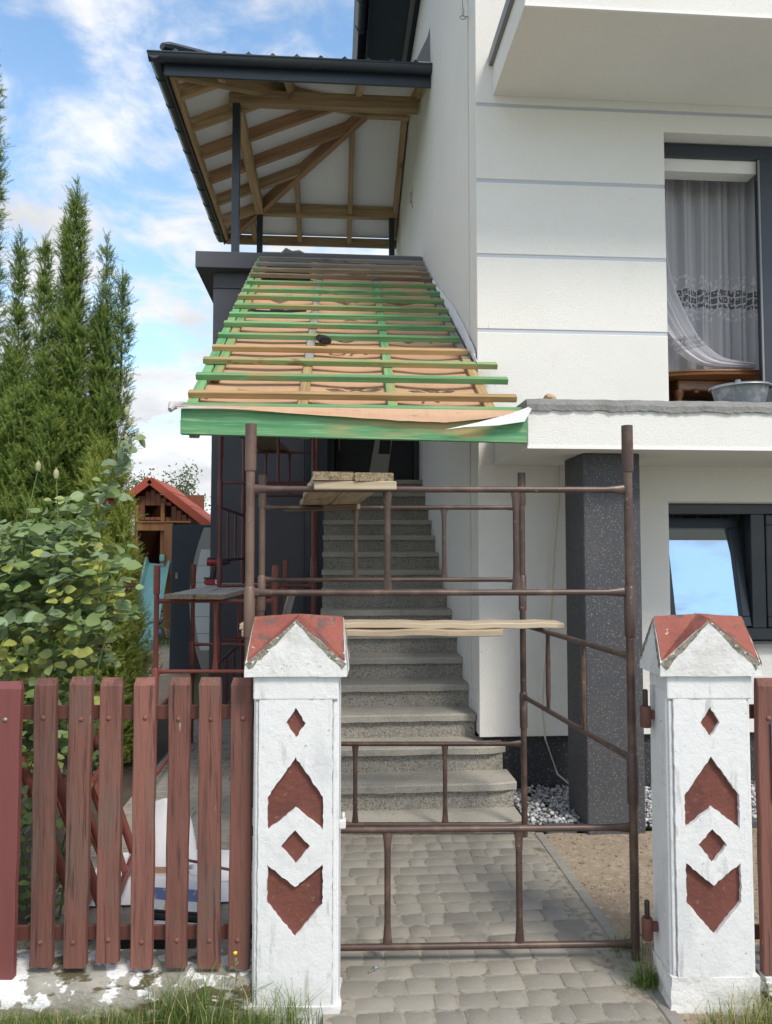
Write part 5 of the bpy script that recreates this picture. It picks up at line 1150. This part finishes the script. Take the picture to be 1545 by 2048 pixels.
def yew(name, label, leaders, base, dens, tint0, group, seed, gold=0.0):
    """leaders: (x, y, z_low, z_tip, radius)"""
    r_ = np.random.default_rng(seed)
    o = thing(name, (base[0], base[1], 0), label, 'yew', group)
    tr = MB()
    P, D, Ls, Ti = [], [], [], []
    for (x, y, zl, zt, R) in leaders:
        b = Vector((base[0]+(x-base[0])*.25, base[1]+(y-base[1])*.25, 0)); tr.tube([b, Vector((x, y, zl+.25*(zt-zl)))*.5+b*.5+Vector((0, 0, zl*.25)), (x, y, zl+.45*(zt-zl)), (x, y, zt-.06)], [.045, .028, .012, .002], 7)
        R *= 1.25; H = zt-zl; nb = int(H*dens*(.5+R*1.7)); h = np.sort(r_.uniform(0, 1, nb)); ang = np.arange(nb)*2.399+r_.normal(0, .5, nb)
        wob = .78+.30*np.sin(h*H*5.3+r_.uniform(0, 6))+.16*np.sin(h*H*13+ang)
        ln = R*np.power(np.clip(1-h, 0, 1), .78)*np.clip(.45+h*2.5, 0, 1)*wob*r_.uniform(.65, 1.15, nb)+.02
        tilt = .55+.45*h
        bd = np.stack([np.cos(ang)*np.cos(tilt), np.sin(ang)*np.cos(tilt), np.sin(tilt)], 1); bd += r_.normal(0, .12, bd.shape); bd /= np.linalg.norm(bd, axis=1)[:, None]
        b0 = np.stack([np.full(nb, x), np.full(nb, y), zl+h*H*.97], 1)
        for k in range(int(4+R*22)):
            ok = r_.uniform(0, 1, nb) < np.clip((ln+.03)/.030/(4+R*22)*1.9, 0, 1)
            t = np.power(r_.uniform(.05, 1, nb), .6); p = b0+bd*(ln*t)[:, None]/np.cos(tilt*.8)[:, None]+r_.normal(0, .02, (nb, 3))
            d = bd*.8+r_.normal(0, .42, (nb, 3))+np.array([0, 0, .25]); d /= np.linalg.norm(d, axis=1)[:, None]
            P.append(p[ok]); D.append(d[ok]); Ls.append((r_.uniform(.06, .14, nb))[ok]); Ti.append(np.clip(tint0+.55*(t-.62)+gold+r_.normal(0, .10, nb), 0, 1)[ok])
        tipn = 14; P.append(np.tile([[x, y, zt]], (tipn, 1))-np.outer(r_.uniform(0, .30, tipn), [0, 0, 1])); dd = r_.normal(0, .45, (tipn, 3))+np.array([0, 0, 1.1]); D.append(dd/np.linalg.norm(dd, axis=1)[:, None]); Ls.append(r_.uniform(.08, .13, tipn)); Ti.append(np.full(tipn, tint0))
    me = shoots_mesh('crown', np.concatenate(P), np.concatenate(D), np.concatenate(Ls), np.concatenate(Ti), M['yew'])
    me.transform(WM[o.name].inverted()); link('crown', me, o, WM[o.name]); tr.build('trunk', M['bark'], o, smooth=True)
    return o
GY = 'yew trees at the left of the yard'
yew('yew_tree', 'tallest dark yew with pointed spires rising behind the rose bush', [(-2.48, 7.3, .5, 5.30, .36), (-2.62, 7.45, .6, 5.07, .22), (-2.73, 7.2, .6, 4.72, .26), (-2.16, 7.2, .6, 4.72, .20), (-2.26, 7.35, .5, 4.15, .30), (-2.40, 7.05, .3, 3.9, .40), (-2.10, 7.05, .4, 3.3, .26), (-2.62, 6.95, .3, 3.6, .38), (-2.20, 7.0, .2, 2.9, .40), (-2.02, 7.25, 2.6, 4.38, .13), (-2.5, 6.75, .2, 3.0, .46), (-2.05, 6.85, .2, 2.4, .36), (-2.75, 6.8, .2, 3.2, .42)], (-2.42, 7.25), 115, .46, GY, 1)
yew('yew_tree', 'slim yew with a single thin spire at the far left of the taller spires', [(-3.0, 7.3, .4, 4.80, .24), (-2.93, 7.0, .3, 3.6, .36), (-3.2, 7.0, .3, 3.7, .46), (-2.80, 6.8, .3, 3.1, .44), (-3.1, 6.6, .2, 2.7, .5)], (-3.0, 7.2), 115, .46, GY, 2)
yew('yew_tree', 'dark yew cut off by the left edge of the picture, reaching highest', [(-3.34, 7.4, .4, 6.60, .26), (-3.50, 7.3, .4, 5.6, .44), (-3.40, 7.2, .4, 4.3, .34), (-3.38, 7.1, 3.9, 5.9, .17)], (-3.5, 7.35), 95, .40, GY, 3)
yew('yew_bush', 'bright green clipped yew bush standing next to the low red scaffold', [(-1.84, 6.6, .0, 2.62, .22), (-1.78, 6.45, .0, 2.1, .20), (-1.92, 6.3, .0, 2.45, .24), (-1.75, 6.7, .0, 1.7, .18), (-1.80, 6.2, .0, 1.75, .24), (-1.72, 6.3, .0, 1.1, .20), (-2.0, 6.5, 0, 2.7, .25)], (-1.82, 6.45), 150, .60, GY, 4, .22)

# rose bush
def leaf_mesh(m_, seed, L=.058, W=.046):
    rr = random.Random(seed); pts = [0, .10, .3, .55, .8, 1]; wid = [0, .62, 1, .95, .55, 0]; mb = MB(); cup = rr.uniform(.12, .35); cv = rr.uniform(-.25, .1)
    for t, w in zip(pts, wid):
        z = cv*L*t*t
        mb.v += [(-W/2*w, L*t, z+cup*W/2*w), (0, L*t, z), (W/2*w, L*t, z+cup*W/2*w)]
    for i in range(5): mb.f += [(i*3, i*3+1, i*3+4, i*3+3), (i*3+1, i*3+2, i*3+5, i*3+4)]
    return mb.mesh('leaf', m_, smooth='all', fixn=False)
rose = thing('rose_bush', (-1.30, 3.85, 0), 'leafy climbing rose bush with yellowing leaves behind the picket fence', 'rose bush')
lv = {}
for i in range(3):
    lv['g', i] = leaf_mesh(M['rose_leaf'], i); lv['b', i] = leaf_mesh(M['rose_leaf_blue'], i+5, .064, .052); lv['y', i] = leaf_mesh(M['rose_leaf_yellow'], i+9, .055, .042)
def in_bush(x, z):
    # outline of the bush seen from the gate, in metres at y = 3.8
    top = 1.93+.09*sin(x*9)+(.0 if x < -1.25 else .12*(x+1.25)/.15 if x < -1.1 else .12)
    right = -1.10-.10*max(0, z-1.6)+.04*sin(z*9)-.16*max(0, 1.25-z)/.3
    return x < right and z < top
LEAF = []
rr = random.Random(21); tries = 0
while len(LEAF) < 3600:
    # leaves come in groups of five along a short stalk
    y = rr.uniform(3.42, 4.2); x = rr.uniform(-1.85, -.90)*(y/3.8); z = rr.uniform(.55, 2.2); xs, zs = x*3.8/y, EYE+(z-EYE)*3.8/y
    if not in_bush(xs, zs): continue
    if mn.noise((x*4.5, y*4, z*4.5)) < -.12: continue
    az = rr.uniform(0, 2*pi); d = Vector((cos(az), sin(az), rr.uniform(-.3, .3))).normalized(); sd_ = d.cross(Vector((0, 0, 1))).normalized()
    yellow = (z < 1.40 and rr.random() < .62) or rr.random() < .12 or (abs(z-1.55) < .1 and -1.3 < xs < -1.05 and rr.random() < .5)
    kind = 'y' if yellow else ('b' if rr.random() < (.65 if z > 1.6 else .3) else 'g')
    S = rr.uniform(.80, 1.28)
    for k, (off, s) in enumerate(((.10, 0), (.065, 1), (.065, -1), (.025, 1), (.025, -1))):
        if rr.random() < .1: continue
        p = Vector((x, y, z))+d*off*S+sd_*s*.016; ld = (d*(1 if s == 0 else .35)+sd_*s*.95+Vector((0, 0, rr.uniform(-.4, .2)))).normalized()
        nrm = (Vector((0, -.55, .8))+Vector([rr.gauss(0, .38) for _ in range(3)])).normalized()
        xx = ld.cross(nrm).normalized(); nz_ = xx.cross(ld).normalized()
        T = Matrix((xx, ld, nz_)).transposed().to_4x4() @ Matrix.Scale(S*rr.uniform(.8, 1.15), 4); T.translation = p
        LEAF.append((T, kind, rr.randrange(3), p.y, z))
# arching canes with a few leaves, buds and withered flowers
canes = [[(-1.25, 3.8, .0), (-1.2, 3.75, 1.2), (-1.12, 3.72, 1.9), (-1.03, 3.7, 2.28), (-.99, 3.7, 2.40)], [(-1.3, 3.8, 0), (-1.15, 3.6, .9), (-1.05, 3.55, 1.3), (-.93, 3.5, 1.56)],
         [(-1.5, 3.9, 0), (-1.55, 3.8, 1.2), (-1.48, 3.75, 1.9), (-1.42, 3.72, 2.14)], [(-1.4, 3.8, 0), (-1.35, 3.7, 1.1), (-1.3, 3.68, 1.8), (-1.32, 3.68, 2.10)], [(-1.6, 3.8, 0), (-1.75, 3.7, 1.0), (-1.7, 3.65, 1.6)], [(-1.35, 3.7, 0), (-1.1, 3.5, .8), (-1.0, 3.45, 1.12), (-.92, 3.45, 1.2)]]
for c in canes: MB().tube(c, [.006]+[.0042]*(len(c)-2)+[.002], 6).build('cane', M['cane'], rose, smooth=True)
for (x, y, z, dn) in ((-1.03, 3.70, 2.20, 10), (-1.06, 3.7, 2.10, 10), (-1.10, 3.72, 1.98, 8), (-1.0, 3.7, 2.26, 6)):
    for k in range(dn):
        ld = Vector((rr.gauss(0, .7), rr.gauss(-.2, .6), rr.uniform(-.9, .2))).normalized(); nrm = Vector((rr.gauss(0, .4), -.7, .6)).normalized(); xx = ld.cross(nrm).normalized(); nz_ = xx.cross(ld)
        T = Matrix((xx, ld, nz_)).transposed().to_4x4() @ Matrix.Scale(rr.uniform(.8, 1.15), 4); T.translation = (x+rr.uniform(-.05, .05), y+rr.uniform(-.05, .05), z+rr.uniform(-.05, .05)); LEAF.append((T, rr.choice('gbb'), rr.randrange(3), 3.4, z))
LEAF.sort(key=lambda q: q[3]+ (0 if q[4] > 1.15 else 2))
for T, kd, i, _, _z in LEAF[:300]: link('leaf', lv[kd, i], rose, T)
V, F, Tn = [], [], []; nb = 0
tv = {'g': .45, 'b': .72, 'y': 1.0}
for T, kd, i, _, _z in LEAF[300:]:
    me = lv[kd, i]; base = np.array([v.co[:] for v in me.vertices]); A = np.array(T)
    V.append(base @ A[:3, :3].T+A[:3, 3]); F.append(np.array([p.vertices[:] for p in me.polygons])+nb); nb += len(base); Tn.append(np.full(len(base), min(1, max(0, tv[kd]+rr.uniform(-.2, .12)))))
me = np_mesh('foliage', np.concatenate(V), np.concatenate(F), M['rose_mass'], np.concatenate(Tn), smooth=True); me.transform(WM[rose.name].inverted()); tag(link('foliage', me, rose, WM[rose.name]), kind='stuff')
for (x, y, z, s) in ((-1.0, 3.7, 2.43, 1), (-.985, 3.7, 2.375, .8), (-1.42, 3.72, 2.16, 1.1), (-1.32, 3.68, 2.12, 1.1), (-1.10, 3.6, 1.98, .6), (-1.0, 3.69, 2.30, .7)):
    MB().lathe([(0, z-.03*s), (.008*s, z-.025*s), (.013*s, z-.008*s), (.011*s, z+.006*s), (.004*s, z+.016*s), (.007*s, z+.022*s), (0, z+.023*s)], x, y, 10).build('bud', M['rose_hip'], rose, smooth=True)
for (x, y, z) in ((-.905, 3.48, 1.60), (-.93, 3.5, 1.58), (-1.06, 3.7, 2.0), (-1.08, 3.68, 1.30)):
    m_ = MB()
    for k in range(9):
        a = k*2.4; d = Vector((cos(a), sin(a)*.6-.4, rr.uniform(-.9, .4))).normalized()*.038; s_ = d.cross(Vector((.3, .2, 1))).normalized()*.018; c = Vector((x, y, z)); m_.add([c, c+d*.6+s_, c+d, c+d*.6-s_], [(0, 1, 2, 3)])
    m_.build('withered_bloom', M['rose_red'], rose)
# loose shrubs and undergrowth at the foot of the fence (dark leaves between the pickets)
def under(n, reg, seed):
    r2 = random.Random(seed); V, F, Tn = [], [], []; nb = 0
    for k in range(n):
        me = lv['g', r2.randrange(3)]; base = np.array([v.co[:] for v in me.vertices])
        ld = Vector((r2.gauss(0, 1), r2.gauss(0, 1), r2.uniform(-.6, .4))).normalized(); nrm = Vector((r2.gauss(0, .4), -.5, .8)).normalized(); xx = ld.cross(nrm).normalized(); nz_ = xx.cross(ld)
        T = Matrix((xx, ld, nz_)).transposed().to_4x4() @ Matrix.Scale(r2.uniform(.5, 1.0), 4); T.translation = (r2.uniform(*reg[:2]), r2.uniform(*reg[2:4]), r2.uniform(*reg[4:])); A = np.array(T)
        V.append(base @ A[:3, :3].T+A[:3, 3]); F.append(np.array([p.vertices[:] for p in me.polygons])+nb); nb += len(base); Tn.append(np.full(len(base), r2.uniform(.0, .5)))
    return np_mesh('undergrowth', np.concatenate(V), np.concatenate(F), M['rose_mass'], np.concatenate(Tn), smooth=True)
struct('undergrowth', under(900, (-2.2, -1.16, 3.35, 4.3, .0, .9), 4), 'stuff')
# apple tree behind the playhouse
def leafy_tree(name, label, base, H, R, cz, n, seed, ls=.07):
    r_ = np.random.default_rng(seed); o = thing(name, (*base, 0), label, 'tree'); b = Vector((*base, 0)); tr = MB(); cl_ = []
    tr.tube([b, b+Vector((.05, 0, H*.3)), b+Vector((0, .1, H*.55))], [.14, .11, .07], 9)
    for k in range(26):
        a = r_.uniform(0, 2*pi); e = r_.uniform(.1, 1.1); q = b+Vector((cos(a)*R*r_.uniform(.4, 1)*cos(e), sin(a)*R*.9*cos(e), cz+R*.85*sin(e)*r_.uniform(.5, 1.1))); p0 = b+Vector((0, 0, H*r_.uniform(.25, .5)))
        mid = p0.lerp(q, .5)+Vector((0, 0, .15)); tr.tube([p0, mid, q], [.04, .022, .006], 5)
        for t in np.linspace(.35, 1.05, 9): cl_.append(p0.lerp(q, t) if t > .5 else mid)
    tr.build('trunk', M['bark'], o, smooth=True)
    cl_ = np.array([c[:] for c in cl_]); C0 = cl_[r_.integers(0, len(cl_), n)]+r_.normal(0, .16, (n, 3))
    d = r_.normal(0, 1, (n, 3)); d /= np.linalg.norm(d, axis=1)[:, None]; u = np.cross(d, r_.normal(0, 1, (n, 3))); u /= np.linalg.norm(u, axis=1)[:, None]; s = r_.uniform(.6, 1.2, n)[:, None]*ls
    V = np.stack([C0, C0+d*s*.5+u*s*.28, C0+d*s, C0+d*s*.5-u*s*.28], 1).reshape(-1, 3); tt = np.repeat(r_.uniform(0, 1, n), 4)
    me = np_mesh('crown', V, np.arange(4*n).reshape(-1, 4), M['apple'], tt); me.transform(WM[o.name].inverted()); link('crown', me, o, WM[o.name])
leafy_tree('apple_tree', 'loose green fruit tree standing behind the playhouse', (-5.0, 22.5), 4.0, 2.1, 2.4, 9000, 5, .10)

# grass and weeds
def blades(name, n, fn, hmin, hmax, w, seed, m_, dry=.25):
    r_ = np.random.default_rng(seed); P = np.array([fn(r_) for _ in range(n)]); h = r_.uniform(hmin, hmax, n); a = r_.uniform(0, 2*pi, n); ln = r_.uniform(.15, .9, n)*h
    d = np.stack([np.cos(a), np.sin(a), np.zeros(n)], 1); s = np.stack([-np.sin(a), np.cos(a), np.zeros(n)], 1)*w*r_.uniform(.6, 1.2, n)[:, None]; up = np.array([0, 0, 1.])
    R = [(P-s, P+s), ]; m1 = P+d*(ln*.25)[:, None]+up*(h*.55)[:, None]; tip = P+d*ln[:, None]+up*(h*(1-.25*ln/h))[:, None]
    V = np.stack([P-s, P+s, m1+s*.7, tip, m1-s*.7], 1).reshape(-1, 3); i5 = np.arange(n)[:, None]*5; F = np.concatenate([i5+np.array([[0, 1, 2]]), i5+np.array([[0, 2, 4]]), i5+np.array([[4, 2, 3]])])
    t = np.clip(np.where(r_.uniform(0, 1, n) < dry, r_.uniform(.75, 1, n), r_.uniform(0, .7, n)), 0, 1)
    return np_mesh(name, V, F, m_, np.repeat(t, 5))
def verge_pt(r_):
    x = r_.uniform(-1.6, -.22); return (x, 2.945-.0624*(x+.13)-.02-abs(r_.normal(0, .10)), -.04)
struct('verge_grass', blades('verge_grass', 9000, verge_pt, .03, .11, .0016, 1, M['grass'], .30), 'stuff')
def tuft(name, label, cx, cy, n, rad, h0, h1, seed, dry=.12):
    me = blades(name, n, lambda r_: (cx+r_.normal(0, rad), cy+r_.normal(0, rad*.7), -.035), h0, h1, .0021, seed, M['grass'], dry); o = link(name, me); return tag(o, label, 'grass tuft')
tuft('grass_tuft', 'large green grass tuft against the footing left of the left pillar', -.52, 2.88, 460, .085, .10, .26, 2)
tuft('grass_tuft', 'spiky grass tuft at the front foot of the left pillar', -.15, 2.845, 130, .05, .10, .23, 3)
tuft('grass_tuft', 'dry grass tuft in front of the right pillar base', 1.62, 2.74, 320, .10, .06, .20, 4, .6)
tuft('grass_tuft', 'green weed grass between the right pillar and the paving', 1.27, 3.03, 260, .035, .05, .17, 5, .05)
tuft('grass_tuft', 'small weed tuft at the foot of the scaffold pole beside the path', 1.30, 3.30, 160, .04, .04, .13, 6, .1)
struct('right_verge_grass', blades('right_verge_grass', 1500, lambda r_: (r_.uniform(1.36, 2.4), 2.80-abs(r_.normal(0, .08)), -.035), .03, .10, .002, 7, M['grass'], .45), 'stuff')
struct('lawn_grass', blades('lawn_grass', 9000, lambda r_: (r_.uniform(-6, -1.9), r_.uniform(14.0, 17.5), -.03), .04, .10, .004, 8, M['grass'], .1), 'stuff')
def weed(x, y, h, label, seed):
    r2 = random.Random(seed); o = thing('flowering_weed', (x, y, .05), label, 'weed')
    MB().tube([(0, 0, 0), (.005, 0, h*.5), (-.004, 0, h)], [.002, .0018, .001], 5).build('stem', M['cane'], o, local=True)
    m_ = MB()
    for k in range(12):
        a = r2.uniform(0, 2*pi); z = h*r2.uniform(.15, .85); d = Vector((cos(a), sin(a), .5)).normalized()*.022; s_ = d.cross(Vector((0, 0, 1))).normalized()*.007; c = Vector((0, 0, z)); m_.add([c, c+d*.5+s_, c+d, c+d*.5-s_], [(0, 1, 2, 3)])
    m_.build('leaves', M['rose_leaf'], o, local=True)
    MB().lathe([(0, h-.004), (.007, h), (.008, h+.006), (.003, h+.009), (0, h+.009)], 0, 0, 8).build('flower', M['flower'], o, local=True)
weed(-.362, 2.96, .17, 'thin weed with one yellow flower in front of the last picket', 1)
